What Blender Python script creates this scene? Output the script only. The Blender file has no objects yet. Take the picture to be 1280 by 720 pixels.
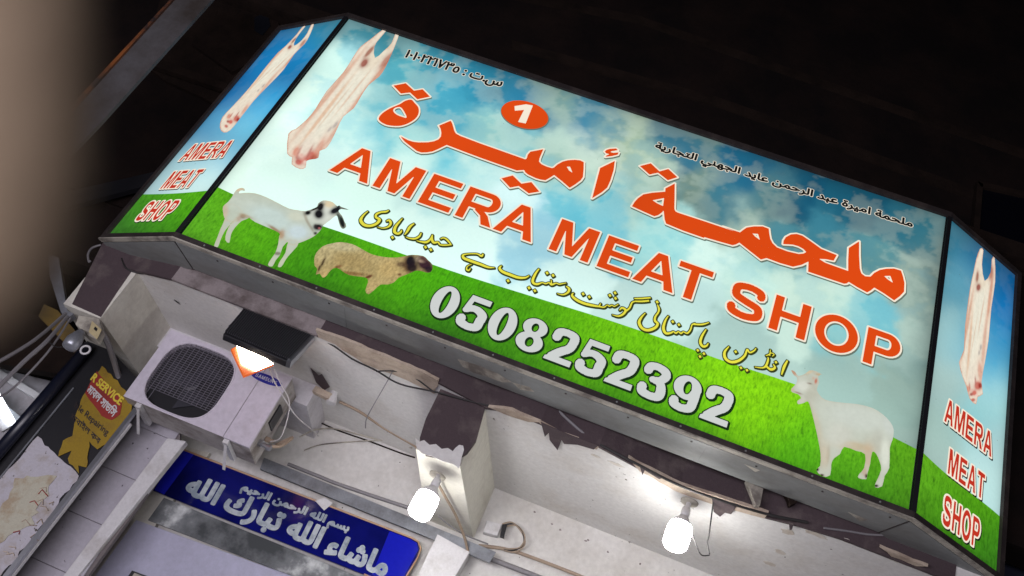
import bpy, math, random
import numpy as np
from mathutils import Vector, Matrix
from mathutils.geometry import tessellate_polygon
random.seed(4); rng = np.random.default_rng(4)
S = bpy.context.scene
COL = S.collection

# ---------------------------------------------------------------- camera
FPX = 1114.163
RC = np.array([[0.92991406, 0.34145592, -0.13662978],
               [-0.08446124, 0.55984659, 0.82428035],
               [0.35794712, -0.75496997, 0.549449]])      # columns: image right, image down, forward
CAM = np.array([0.54842, -4.99205, 1.6])
Z0 = 4.40061                                               # bottom edge of the lit sign
H = 2.494
cd = bpy.data.cameras.new('camera'); cam = bpy.data.objects.new('camera', cd); COL.objects.link(cam)
M = Matrix([list(r) for r in RC]); M = Matrix([[M[i][0], -M[i][1], -M[i][2]] for i in range(3)])
cam.matrix_world = Matrix.Translation(Vector(CAM)) @ M.to_4x4()
cd.sensor_width = 36; cd.lens = FPX / 1280 * 36; cd.clip_start = 0.05; cd.clip_end = 500
cd.dof.use_dof = True; cd.dof.focus_distance = 6.3; cd.dof.aperture_fstop = 1.75
S.camera = cam

# ---------------------------------------------------------------- night sky, added fill light, exposure
W = bpy.data.worlds.new('World'); S.world = W; W.use_nodes = True
bg = W.node_tree.nodes['Background']
sky = W.node_tree.nodes.new('ShaderNodeTexSky'); sky.sky_type = 'NISHITA'; sky.sun_disc = False
sky.sun_elevation = math.radians(-4); sky.sun_rotation = math.radians(200)
W.node_tree.links.new(sky.outputs[0], bg.inputs[0]); bg.inputs[1].default_value = 0.06
# added fill light behind the camera, as if from shop fronts opposite
ld = bpy.data.lights.new('street_fill', 'AREA'); ld.shape = 'RECTANGLE'; ld.size = 7; ld.size_y = 1.6
ld.energy = 500; ld.color = (0.96, 0.91, 1.0)
lo = bpy.data.objects.new('street_fill', ld); COL.objects.link(lo); lo.location = (-1.5, -7.0, 1.1)
lo.rotation_euler = (Vector((0.3, .6, 4.3)) - Vector(lo.location)).to_track_quat('-Z', 'Y').to_euler()
S.view_settings.view_transform = 'Standard'; S.view_settings.look = 'None'
S.view_settings.exposure = 0; S.view_settings.gamma = 1

# ---------------------------------------------------------------- helpers
def ray(x, y): return RC @ np.array([(x - 640) / FPX, (y - 360) / FPX, 1.0])
def P(x, y, Y=None, Z=None, X=None):
    """point where the sight line of a measured spot meets a real plane"""
    d = ray(x, y)
    k = (Y - CAM[1]) / d[1] if Y is not None else (Z - CAM[2]) / d[2] if Z is not None else (X - CAM[0]) / d[0]
    return tuple(CAM + k * d)
def srgb(c):
    c = np.array(c, float) / 255.0
    return np.where(c <= 0.04045, c / 12.92, ((c + 0.055) / 1.055) ** 2.4)
def link(o, parent=None):
    COL.objects.link(o)
    if parent is not None: o.parent = parent
    return o
def mesh(name, v, f, mats, parent=None, mi=None, smooth=False, cols=None):
    me = bpy.data.meshes.new(name); me.from_pydata([tuple(map(float, p)) for p in v], [], f)
    for m in (mats if isinstance(mats, (list, tuple)) else [mats]): me.materials.append(m)
    if mi is not None: me.polygons.foreach_set('material_index', np.array(mi, dtype=np.int32))
    if smooth: me.polygons.foreach_set('use_smooth', [True] * len(me.polygons))
    if cols is not None:
        a = me.color_attributes.new('Col', 'FLOAT_COLOR', 'POINT')
        c4 = np.ones((len(v), 4), np.float32); c4[:, :3] = cols
        a.data.foreach_set('color', c4.ravel())
    me.update()
    return link(bpy.data.objects.new(name, me), parent)
def empty(name, label, cat, loc=(0, 0, 0), group=None):
    o = bpy.data.objects.new(name, None); COL.objects.link(o); o.empty_display_size = 0.1; o.location = loc
    o['label'] = label; o['category'] = cat
    if group: o['group'] = group
    return o
def tag(o, label=None, cat=None, group=None, kind=None):
    if label: o['label'] = label
    if cat: o['category'] = cat
    if group: o['group'] = group
    if kind: o['kind'] = kind
    return o
class MB:
    def __init__(s): s.v = []; s.f = []; s.m = []
    def add(s, v, f, m=0):
        n = len(s.v); s.v += [tuple(p) for p in v]; s.f += [tuple(i + n for i in q) for q in f]; s.m += [m] * len(f); return s
    def box(s, x0, x1, y0, y1, z0, z1, m=0):
        v = [(x, y, z) for z in (z0, z1) for y in (y0, y1) for x in (x0, x1)]
        return s.add(v, [(0, 2, 3, 1), (4, 5, 7, 6), (0, 1, 5, 4), (2, 6, 7, 3), (0, 4, 6, 2), (1, 3, 7, 5)], m)
    def prism(s, pts, d, m=0):
        """closed solid: planar outline pts swept by vector d"""
        n = len(pts); d = np.array(d); a = [np.array(p, float) for p in pts]; v = a + [p + d for p in a]
        tri = tessellate_polygon([[Vector(p) for p in a]])
        f = [tuple(t) for t in tri] + [tuple(i + n for i in reversed(t)) for t in tri]
        f += [(i, (i + 1) % n, (i + 1) % n + n, i + n) for i in range(n)]
        return s.add(v, f, m)
    def tube(s, pts, r, n=8, m=0, cap=True):
        pts = [Vector(p) for p in pts]; rr = r if isinstance(r, (list, tuple)) else [r] * len(pts)
        v = []; f = []; up = None
        for i, p in enumerate(pts):
            t = (pts[min(i + 1, len(pts) - 1)] - pts[max(i - 1, 0)]).normalized()
            if up is None: up = t.orthogonal().normalized()
            up = (up - t * up.dot(t)).normalized(); w = t.cross(up)
            for k in range(n):
                a = 2 * math.pi * k / n; v.append(p + (up * math.cos(a) + w * math.sin(a)) * rr[i])
        for i in range(len(pts) - 1):
            for k in range(n):
                f.append((i * n + k, i * n + (k + 1) % n, (i + 1) * n + (k + 1) % n, (i + 1) * n + k))
        if cap: f.append(tuple(range(n - 1, -1, -1))); f.append(tuple((len(pts) - 1) * n + k for k in range(n)))
        return s.add(v, f, m)
    def bar(s, a, b, w, h, m=0, side=(0, 1, 0)):
        a = np.array(a, float); b = np.array(b, float); t = (b - a) / np.linalg.norm(b - a)
        u = np.cross(t, side); u /= np.linalg.norm(u); n = np.cross(u, t)
        q = [a + u * w / 2 * i + n * h / 2 * j for i, j in ((-1, -1), (1, -1), (1, 1), (-1, 1))]
        return s.prism(q, b - a, m)
    def lathe(s, base, axis, prof, n=24, m=0):
        axis = Vector(axis).normalized(); u = axis.orthogonal().normalized(); w = axis.cross(u); base = Vector(base)
        v = []; f = []
        for h, r in prof:
            for k in range(n):
                a = 2 * math.pi * k / n; v.append(base + axis * h + (u * math.cos(a) + w * math.sin(a)) * r)
        for i in range(len(prof) - 1):
            for k in range(n): f.append((i * n + k, i * n + (k + 1) % n, (i + 1) * n + (k + 1) % n, (i + 1) * n + k))
        f.append(tuple(range(n))); f.append(tuple((len(prof) - 1) * n + k for k in range(n)))
        return s.add(v, f, m)
    def build(s, name, mats, parent=None, smooth=False):
        o = mesh(name, s.v, s.f, mats, parent, s.m, smooth)
        import bmesh
        bm = bmesh.new(); bm.from_mesh(o.data); bmesh.ops.recalc_face_normals(bm, faces=bm.faces); bm.to_mesh(o.data); bm.free()
        return o
def bevel(o, w=0.004, n=2):
    b = o.modifiers.new('bevel', 'BEVEL'); b.width = w; b.segments = n; b.limit_method = 'ANGLE'; return o
def catmull(pts, n=8, closed=False):
    pts = [np.array(p, float) for p in pts]; out = []; N = len(pts)
    for i in range(N if closed else N - 1):
        if closed: p0, p1, p2, p3 = pts[i - 1], pts[i], pts[(i + 1) % N], pts[(i + 2) % N]
        else: p0, p1, p2, p3 = pts[max(i - 1, 0)], pts[i], pts[i + 1], pts[min(i + 2, N - 1)]
        for k in range(n):
            t = k / n
            out.append(0.5 * ((2 * p1) + (p2 - p0) * t + (2 * p0 - 5 * p1 + 4 * p2 - p3) * t * t + (3 * p1 - p0 - 3 * p2 + p3) * t ** 3))
    if not closed: out.append(pts[-1])
    return out

# ---------------------------------------------------------------- materials
def nt(name):
    m = bpy.data.materials.new(name); m.use_nodes = True; t = m.node_tree; b = t.nodes['Principled BSDF']; return m, t, b
def coords(t, scale=(1, 1, 1)):
    tc = t.nodes.new('ShaderNodeTexCoord'); mp = t.nodes.new('ShaderNodeMapping'); mp.inputs['Scale'].default_value = scale
    t.links.new(tc.outputs['Object'], mp.inputs[0]); return mp.outputs[0]
def noise(t, vec, scale, detail=6, rough=0.6):
    n = t.nodes.new('ShaderNodeTexNoise'); n.inputs['Scale'].default_value = scale; n.inputs['Detail'].default_value = detail
    n.inputs['Roughness'].default_value = rough; t.links.new(vec, n.inputs['Vector']); return n.outputs['Fac']
def ramp(t, fac, stops):
    r = t.nodes.new('ShaderNodeValToRGB'); e = r.color_ramp.elements
    while len(e) < len(stops): e.new(0.5)
    for i, (p, c) in enumerate(stops): e[i].position = p; e[i].color = (*c, 1) if len(c) == 3 else c
    t.links.new(fac, r.inputs[0]); return r.outputs[0]
def mix(t, fac, a, b, mode='MIX'):
    n = t.nodes.new('ShaderNodeMix'); n.data_type = 'RGBA'; n.blend_type = mode
    for s, k in ((fac, 0), (a, 6), (b, 7)):
        if isinstance(s, (int, float)): n.inputs[k].default_value = s
        elif isinstance(s, (tuple, list, np.ndarray)): n.inputs[k].default_value = (*s, 1)
        else: t.links.new(s, n.inputs[k])
    return n.outputs[2]
def bump(t, b, fac, strength=0.3, dist=0.01):
    n = t.nodes.new('ShaderNodeBump'); n.inputs['Strength'].default_value = strength; n.inputs['Distance'].default_value = dist
    t.links.new(fac, n.inputs['Height']); t.links.new(n.outputs[0], b.inputs['Normal'])
G = lambda v: (v, v, v)
def worn(name, base, dirt, scale=3, amt=(0.45, 0.75), rough=0.8, spots=0.0, metal=0, bmp=0.25, sc=(1, 1, 1), spec=0.3):
    """painted or plastered surface with blotchy wear, fine grain and optional small dark spots"""
    m, t, b = nt(name); v = coords(t, sc)
    a = noise(t, v, scale, 8, 0.65)
    c = mix(t, ramp(t, a, [(amt[0], G(0)), (amt[1], G(1))]), base, dirt)
    g = noise(t, v, scale * 14, 4, 0.7)
    c = mix(t, 0.35, c, ramp(t, g, [(0.3, G(0.55)), (0.7, G(1.0))]), 'MULTIPLY')
    if spots:
        s = noise(t, v, 26, 2, 0.5)
        c = mix(t, ramp(t, s, [(0.70 - spots, G(0)), (0.73 - spots, G(1))]), c, tuple(x * 0.25 for x in dirt))
    t.links.new(c, b.inputs['Base Color']); b.inputs['Roughness'].default_value = rough; b.inputs['Metallic'].default_value = metal
    b.inputs['Specular IOR Level'].default_value = spec
    bump(t, b, g, bmp); return m
def plain(name, c, rough=0.5, metal=0.0, spec=0.5):
    m, t, b = nt(name); v = coords(t); g = noise(t, v, 40, 3)
    col = mix(t, 0.25, c, ramp(t, g, [(0.3, G(0.6)), (0.7, G(1.0))]), 'MULTIPLY')
    t.links.new(col, b.inputs['Base Color']); b.inputs['Roughness'].default_value = rough; b.inputs['Metallic'].default_value = metal
    b.inputs['Specular IOR Level'].default_value = spec; return m
def emit(name, c, s):
    m, t, b = nt(name); b.inputs['Base Color'].default_value = (0.8, 0.8, 0.8, 1)
    b.inputs['Emission Color'].default_value = (*c, 1); b.inputs['Emission Strength'].default_value = s; return m
SIGN = 1.0                       # brightness of the tubes behind the sign face
def backlit(name, c=None, var=0.10, blades=False, clouds=False, s=SIGN):
    """translucent vinyl on the light box: its own ink colour, lit from behind"""
    m, t, b = nt(name); v = coords(t)
    if c is None:
        at = t.nodes.new('ShaderNodeVertexColor'); at.layer_name = 'Col'; col = at.outputs[0]
    else:
        rgb = t.nodes.new('ShaderNodeRGB'); rgb.outputs[0].default_value = (*c, 1); col = rgb.outputs[0]
    if blades:
        v2 = coords(t, (1, 1, 0.35)); n1 = noise(t, v2, 60, 6, 0.75); n2 = noise(t, v, 9, 5, 0.7)
        col = mix(t, 1.0, col, ramp(t, n1, [(0.32, (0.50, 0.58, 0.6)), (0.5, (0.95, 0.97, 0.9)), (0.68, (1.28, 1.18, 1.4))]), 'MULTIPLY')
        col = mix(t, 0.6, col, ramp(t, n2, [(0.3, G(0.7)), (0.7, G(1.25))]), 'MULTIPLY')
        v3 = coords(t, (1, 1, 0.5)); n3 = noise(t, v3, 22, 3, 0.6)
        col = mix(t, ramp(t, n3, [(0.62, G(0)), (0.75, G(0.55))]), col, tuple(srgb((35, 90, 12))))
    if clouds:
        n3 = noise(t, v, 45, 5, 0.7)
        col = mix(t, 0.5, col, ramp(t, n3, [(0.3, G(0.94)), (0.7, G(1.05))]), 'MULTIPLY')
    n0 = noise(t, v, 1.1, 2, 0.5)
    col = mix(t, 1.0, col, ramp(t, n0, [(0.3, G(1 - var)), (0.7, G(1.0))]), 'MULTIPLY')
    sp = noise(t, v, 34, 2, 0.5)
    col = mix(t, ramp(t, sp, [(0.755, G(0)), (0.775, G(0.45))]), col, (0.08, 0.07, 0.05))
    b.inputs['Base Color'].default_value = (0.008, 0.008, 0.008, 1); b.inputs['Roughness'].default_value = 0.45
    b.inputs['Specular IOR Level'].default_value = 0.06
    t.links.new(col, b.inputs['Emission Color']); b.inputs['Emission Strength'].default_value = s
    return m
MT = dict(
    ceiling=worn('ceiling_paint', (0.74, 0.73, 0.71), (0.58, 0.53, 0.47), 1.8, (0.5, 0.85), 0.85, spots=-0.04, bmp=0.2),
    wall=worn('lavender_plaster', (0.66, 0.64, 0.68), (0.45, 0.42, 0.43), 2.2, (0.48, 0.72), 0.85, spots=-0.03),
    cream=worn('cream_plaster', (0.72, 0.70, 0.62), (0.48, 0.44, 0.38), 2.0, (0.5, 0.75), 0.85),
    purple=worn('purple_paint', (0.075, 0.054, 0.060), (0.17, 0.14, 0.13), 4.5, (0.50, 0.78), 0.8, bmp=0.4),
    bare=worn('bare_plaster', (0.60, 0.50, 0.40), (0.36, 0.28, 0.22), 6, (0.4, 0.65), 0.95, bmp=0.7),
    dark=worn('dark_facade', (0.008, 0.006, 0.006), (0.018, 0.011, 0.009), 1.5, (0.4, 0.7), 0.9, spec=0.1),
    darkbrown=worn('dark_brown', (0.022, 0.014, 0.011), (0.010, 0.007, 0.006), 4, (0.4, 0.7), 0.8, spec=0.1),
    black=plain('black_paint', (0.012, 0.012, 0.015), 0.45), trim=worn('sign_trim', (0.035, 0.028, 0.028), (0.07, 0.055, 0.05), 6, (0.45, 0.7), 0.6),
    zinc=worn('grey_sheet_metal', (0.25, 0.265, 0.26), (0.18, 0.175, 0.165), 2.6, (0.42, 0.7), 0.5, metal=0.0, bmp=0.08, sc=(0.5, 1, 1)),
    lip=worn('pale_sealant', (0.48, 0.45, 0.38), (0.18, 0.16, 0.14), 5, (0.45, 0.65), 0.7),
    acw=worn('ac_enamel', (0.62, 0.58, 0.66), (0.42, 0.38, 0.40), 2.0, (0.55, 0.8), 0.42, bmp=0.05, spec=0.5),
    acside=worn('ac_dirty_enamel', (0.45, 0.42, 0.40), (0.20, 0.17, 0.15), 5, (0.42, 0.65), 0.6),
    acdark=plain('ac_inside', (0.035, 0.033, 0.045), 0.6), grille=plain('ac_grille', (0.15, 0.14, 0.17), 0.5),
    white=worn('white_enamel', (0.66, 0.65, 0.66), (0.42, 0.39, 0.37), 3.5, (0.5, 0.75), 0.4, bmp=0.06, spec=0.5),
    tile=worn('lilac_tile', (0.44, 0.42, 0.47), (0.33, 0.30, 0.33), 3, (0.5, 0.8), 0.3, spots=-0.02, bmp=0.03, spec=0.6),
    grout=plain('grout', (0.16, 0.14, 0.14), 0.9), steel=plain('steel', (0.45, 0.46, 0.50), 0.3, 0.9),
    alu=worn('aluminium', (0.36, 0.38, 0.42), (0.18, 0.18, 0.19), 5, (0.4, 0.7), 0.35, metal=0.5, bmp=0.05),
    blue=None, cable=plain('black_cable', (0.02, 0.018, 0.018), 0.6), greycable=plain('grey_cable', (0.22, 0.21, 0.22), 0.6),
    brownpipe=plain('tan_pipe', (0.33, 0.25, 0.18), 0.6), whitecable=plain('white_cable', (0.6, 0.58, 0.58), 0.5),
    orange=emit('orange_glow', (1.0, 0.17, 0.02), 0.55), asphalt=worn('asphalt', (0.05, 0.05, 0.052), (0.08, 0.075, 0.07), 2, (0.4, 0.7), 0.95),
    tan=worn('tan_plastic', (0.15, 0.112, 0.076), (0.135, 0.10, 0.07), 8, (0.4, 0.7), 0.9, spec=0.1),
    hot=emit('lamp_glow', (1.0, 0.98, 0.95), 50), flood=emit('flood_glow', (1.0, 0.86, 0.70), 34), tube=emit('tube_glow', (0.85, 0.92, 1.0), 5),
    dirt=worn('dirty_plaster', (0.30, 0.26, 0.26), (0.12, 0.095, 0.09), 5, (0.42, 0.68), 0.95, bmp=0.6),
)
MT['orange'].node_tree.nodes['Principled BSDF'].inputs['Base Color'].default_value = (.3, .06, .01, 1)

# ---------------------------------------------------------------- flat print: outlines -> distance field -> crisp layered meshes
def area(L): L = np.asarray(L); x, y = L[:, 0], L[:, 1]; return 0.5 * np.sum(x * np.roll(y, -1) - np.roll(x, -1) * y)
def solid(L): return [np.asarray(L, float) if area(L) > 0 else np.asarray(L, float)[::-1]]
def hole(L): return [np.asarray(L, float) if area(L) < 0 else np.asarray(L, float)[::-1]]
def stroke(pts, n=6, k=0.5, smooth=True):
    """pen stroke (x, y, width) -> outline"""
    q = np.array(catmull(pts, n)) if smooth and len(pts) > 2 else np.array(pts, float)
    t = np.gradient(q[:, :2], axis=0); t /= np.linalg.norm(t, axis=1)[:, None] + 1e-9
    nn = np.stack([-t[:, 1], t[:, 0]], 1) * np.clip(q[:, 2:3], 0.0001, None) * k
    out = []
    for i in range(len(q) - 1):                       # one quad per step keeps every piece the same way round
        out += solid([q[i, :2] + nn[i], q[i + 1, :2] + nn[i + 1], q[i + 1, :2] - nn[i + 1], q[i, :2] - nn[i]])
        if 0 < i:
            a = np.linspace(0, 2 * np.pi, 9)[:-1]; r = abs(q[i, 2]) * k * 0.98
            out += solid(np.stack([q[i, 0] + r * np.cos(a), q[i, 1] + r * np.sin(a)], 1))
    return out
def field(loops, cell, pad):
    allp = np.concatenate(loops); lo = allp.min(0) - pad - 2 * cell; hi = allp.max(0) + pad + 2 * cell
    nx, ny = (np.ceil((hi - lo) / cell)).astype(int) + 1
    xs = lo[0] + np.arange(nx) * cell; ys = lo[1] + np.arange(ny) * cell
    D = np.full((ny, nx), pad + 3 * cell); Wn = np.zeros((ny, nx), np.int32); R = pad + 3 * cell
    for L in loops:
        B = np.roll(L, -1, 0)
        for (ax, ay), (bx, by) in zip(L, B):
            i0 = max(int((min(ax, bx) - R - lo[0]) / cell), 0); i1 = min(int((max(ax, bx) + R - lo[0]) / cell) + 2, nx)
            j0 = max(int((min(ay, by) - R - lo[1]) / cell), 0); j1 = min(int((max(ay, by) + R - lo[1]) / cell) + 2, ny)
            X = xs[None, i0:i1]; Y = ys[j0:j1, None]; dx, dy = bx - ax, by - ay; l2 = dx * dx + dy * dy + 1e-14
            t = np.clip(((X - ax) * dx + (Y - ay) * dy) / l2, 0, 1)
            d = np.hypot(X - ax - t * dx, Y - ay - t * dy)
            np.minimum(D[j0:j1, i0:i1], d, out=D[j0:j1, i0:i1])
            if ay != by:
                s = 1 if by > ay else -1; y0, y1 = min(ay, by), max(ay, by)
                r0 = int(np.ceil((y0 - lo[1]) / cell)); r1 = int(np.ceil((y1 - lo[1]) / cell))
                for r in range(max(r0, 0), min(r1, ny)):
                    xc = ax + (ys[r] - ay) / dy * dx; k = int(np.ceil((xc - lo[0]) / cell))
                    if k > 0: Wn[r, :k] += s
    return xs, ys, np.where(Wn != 0, -D, D)
def contour(xs, ys, F, merge=True):
    """filled region F < 0 as polygons; full cells merged into runs"""
    ny, nx = F.shape; I = F < 0; v = []; f = []; idx = {}
    cnt = I[:-1, :-1].astype(int) + I[:-1, 1:] + I[1:, :-1] + I[1:, 1:]
    def vert(key, p):
        if key not in idx: idx[key] = len(v); v.append(p)
        return idx[key]
    def corner(i, j): return vert((0, i, j), (xs[i], ys[j]))
    def cross(i, j, k, l):
        if (k, l) < (i, j): i, j, k, l = k, l, i, j
        a, b = F[j, i], F[l, k]; t = a / (a - b)
        return vert((1, i, j, k, l), (xs[i] + (xs[k] - xs[i]) * t, ys[j] + (ys[l] - ys[j]) * t))
    for j in range(ny - 1):
        row = cnt[j]; nz = np.nonzero(row)[0]; run = None
        for i in nz:
            if row[i] == 4:
                if merge:
                    if run is None: run = [i, i]
                    elif i == run[1] + 1: run[1] = i
                    else: f.append((corner(run[0], j), corner(run[1] + 1, j), corner(run[1] + 1, j + 1), corner(run[0], j + 1))); run = [i, i]
                else: f.append((corner(i, j), corner(i + 1, j), corner(i + 1, j + 1), corner(i, j + 1)))
            else:
                if run is not None: f.append((corner(run[0], j), corner(run[1] + 1, j), corner(run[1] + 1, j + 1), corner(run[0], j + 1))); run = None
                c = [(i, j), (i + 1, j), (i + 1, j + 1), (i, j + 1)]; poly = []
                for a in range(4):
                    p, q = c[a], c[(a + 1) % 4]
                    if I[p[1], p[0]]: poly.append(corner(*p))
                    if I[p[1], p[0]] != I[q[1], q[0]]: poly.append(cross(*p, *q))
                if len(poly) > 2: f.append(tuple(poly))
        if run is not None: f.append((corner(run[0], j), corner(run[1] + 1, j), corner(run[1] + 1, j + 1), corner(run[0], j + 1)))
    return v, f
class Panel:
    """flat real panel; u runs right, v runs up, out points to the street"""
    def __init__(s, o, u, v=(0, 0, 1)):
        s.o = np.array(o, float); s.u = np.array(u, float) / np.linalg.norm(u); s.v = np.array(v, float); s.n = np.cross(s.u, s.v)
    def uv(s, x, y):
        d = ray(x, y); k = s.n @ (s.o - CAM) / (s.n @ d); p = CAM + k * d - s.o; return (p @ s.u, p @ s.v)
    def w(s, u, v, off=0.0): return s.o + s.u * u + s.v * v + s.n * off
    def crop(s, ox, oy, sc, L):
        """points read in an enlarged detail -> panel coordinates; a third value is a pen width"""
        out = []
        for p in L:
            x, y = ox + p[0] / sc, oy + p[1] / sc; a = s.uv(x, y)
            if len(p) == 3: b = s.uv(x + 1, y); c = s.uv(x, y + 1); k = math.sqrt(abs((b[0] - a[0]) * (c[1] - a[1]) - (b[1] - a[1]) * (c[0] - a[0]))); a = (*a, p[2] / sc * k)
            out.append(a)
        return out
    def px(s, uvs):
        w = s.o + np.outer(uvs[:, 0], s.u) + np.outer(uvs[:, 1], s.v) - CAM; c = w @ RC
        return np.stack([640 + FPX * c[:, 0] / c[:, 2], 360 + FPX * c[:, 1] / c[:, 2]], 1)
def ink(name, panel, loops, layers, cell, parent, base=0.003, label=None):
    """layers: (grow, (du, dv), material) from the back to the front, each 0.6 mm proud of the one below"""
    V = []; Fc = []; mi = []; mats = []
    xs, ys, F = field(loops, cell, max(l[0] for l in layers) + 0.001)
    for k, (g, (du, dv), m) in enumerate(layers):
        v, f = contour(xs, ys, F - g)
        n = len(V); V += [panel.w(a + du, b + dv, base + 0.0006 * k) for a, b in v]; Fc += [tuple(i + n for i in q) for q in f]
        mi += [k] * len(f); mats.append(m)
    o = mesh(name, V, Fc, mats, parent, mi)
    if label: o['label'] = label
    return o
def text_loops(s, step=1.0):
    """outlines of a line of text in em units, laid out by the built-in font"""
    c = bpy.data.curves.new('tmp', 'FONT'); c.body = s; c.fill_mode = 'NONE'; c.resolution_u = 4
    o = bpy.data.objects.new('tmp', c); COL.objects.link(o)
    dg = bpy.context.evaluated_depsgraph_get(); dg.update(); me = o.evaluated_get(dg).to_mesh()
    v = [(p.co.x, p.co.y) for p in me.vertices]; nb = {}
    for e in me.edges: a, b = e.vertices; nb.setdefault(a, []).append(b); nb.setdefault(b, []).append(a)
    seen = set(); loops = []
    for st in sorted(nb):
        if st in seen: continue
        L = [st]; seen.add(st); cur = st
        while True:
            nx = [q for q in nb[cur] if q not in seen]
            if not nx: break
            cur = min(nx); L.append(cur); seen.add(cur)
        if len(L) > 2: loops.append(np.array([v[i] for i in L]))
    o.evaluated_get(dg).to_mesh_clear(); bpy.data.objects.remove(o); bpy.data.curves.remove(c)
    return loops
def fit(loops, x0, x1, y0, y1):
    a = np.concatenate(loops); lo, hi = a.min(0), a.max(0)
    sx, sy = (x1 - x0) / (hi[0] - lo[0]), (y1 - y0) / (hi[1] - lo[1])
    return [np.stack([x0 + (L[:, 0] - lo[0]) * sx, y0 + (L[:, 1] - lo[1]) * sy], 1) for L in loops]
AR = {'ا': (0xFE8D, 0xFE8E, 0, 0), 'أ': (0xFE83, 0xFE84, 0, 0), 'ب': (0xFE8F, 0xFE90, 0xFE91, 0xFE92), 'ة': (0xFE93, 0xFE94, 0, 0),
      'ت': (0xFE95, 0xFE96, 0xFE97, 0xFE98), 'ج': (0xFE9D, 0xFE9E, 0xFE9F, 0xFEA0), 'ح': (0xFEA1, 0xFEA2, 0xFEA3, 0xFEA4),
      'د': (0xFEA9, 0xFEAA, 0, 0), 'ر': (0xFEAD, 0xFEAE, 0, 0), 'س': (0xFEB1, 0xFEB2, 0xFEB3, 0xFEB4), 'ش': (0xFEB5, 0xFEB6, 0xFEB7, 0xFEB8),
      'ع': (0xFEC9, 0xFECA, 0xFECB, 0xFECC), 'ك': (0xFED9, 0xFEDA, 0xFEDB, 0xFEDC), 'ل': (0xFEDD, 0xFEDE, 0xFEDF, 0xFEE0),
      'م': (0xFEE1, 0xFEE2, 0xFEE3, 0xFEE4), 'ن': (0xFEE5, 0xFEE6, 0xFEE7, 0xFEE8), 'ه': (0xFEE9, 0xFEEA, 0xFEEB, 0xFEEC),
      'ي': (0xFEF1, 0xFEF2, 0xFEF3, 0xFEF4), 'ء': (0xFE80, 0, 0, 0)}
def arabic(t):
    out = []
    for i, c in enumerate(t):
        if c not in AR: out.append(c); continue
        f = AR[c]; pv = i > 0 and t[i - 1] in AR and AR[t[i - 1]][2]; nx = i < len(t) - 1 and t[i + 1] in AR and f[2] and AR[t[i + 1]][1]
        out.append(chr(f[3] if pv and nx else f[1] if pv else f[2] if nx else f[0]))
    return ''.join(out[::-1])
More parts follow.
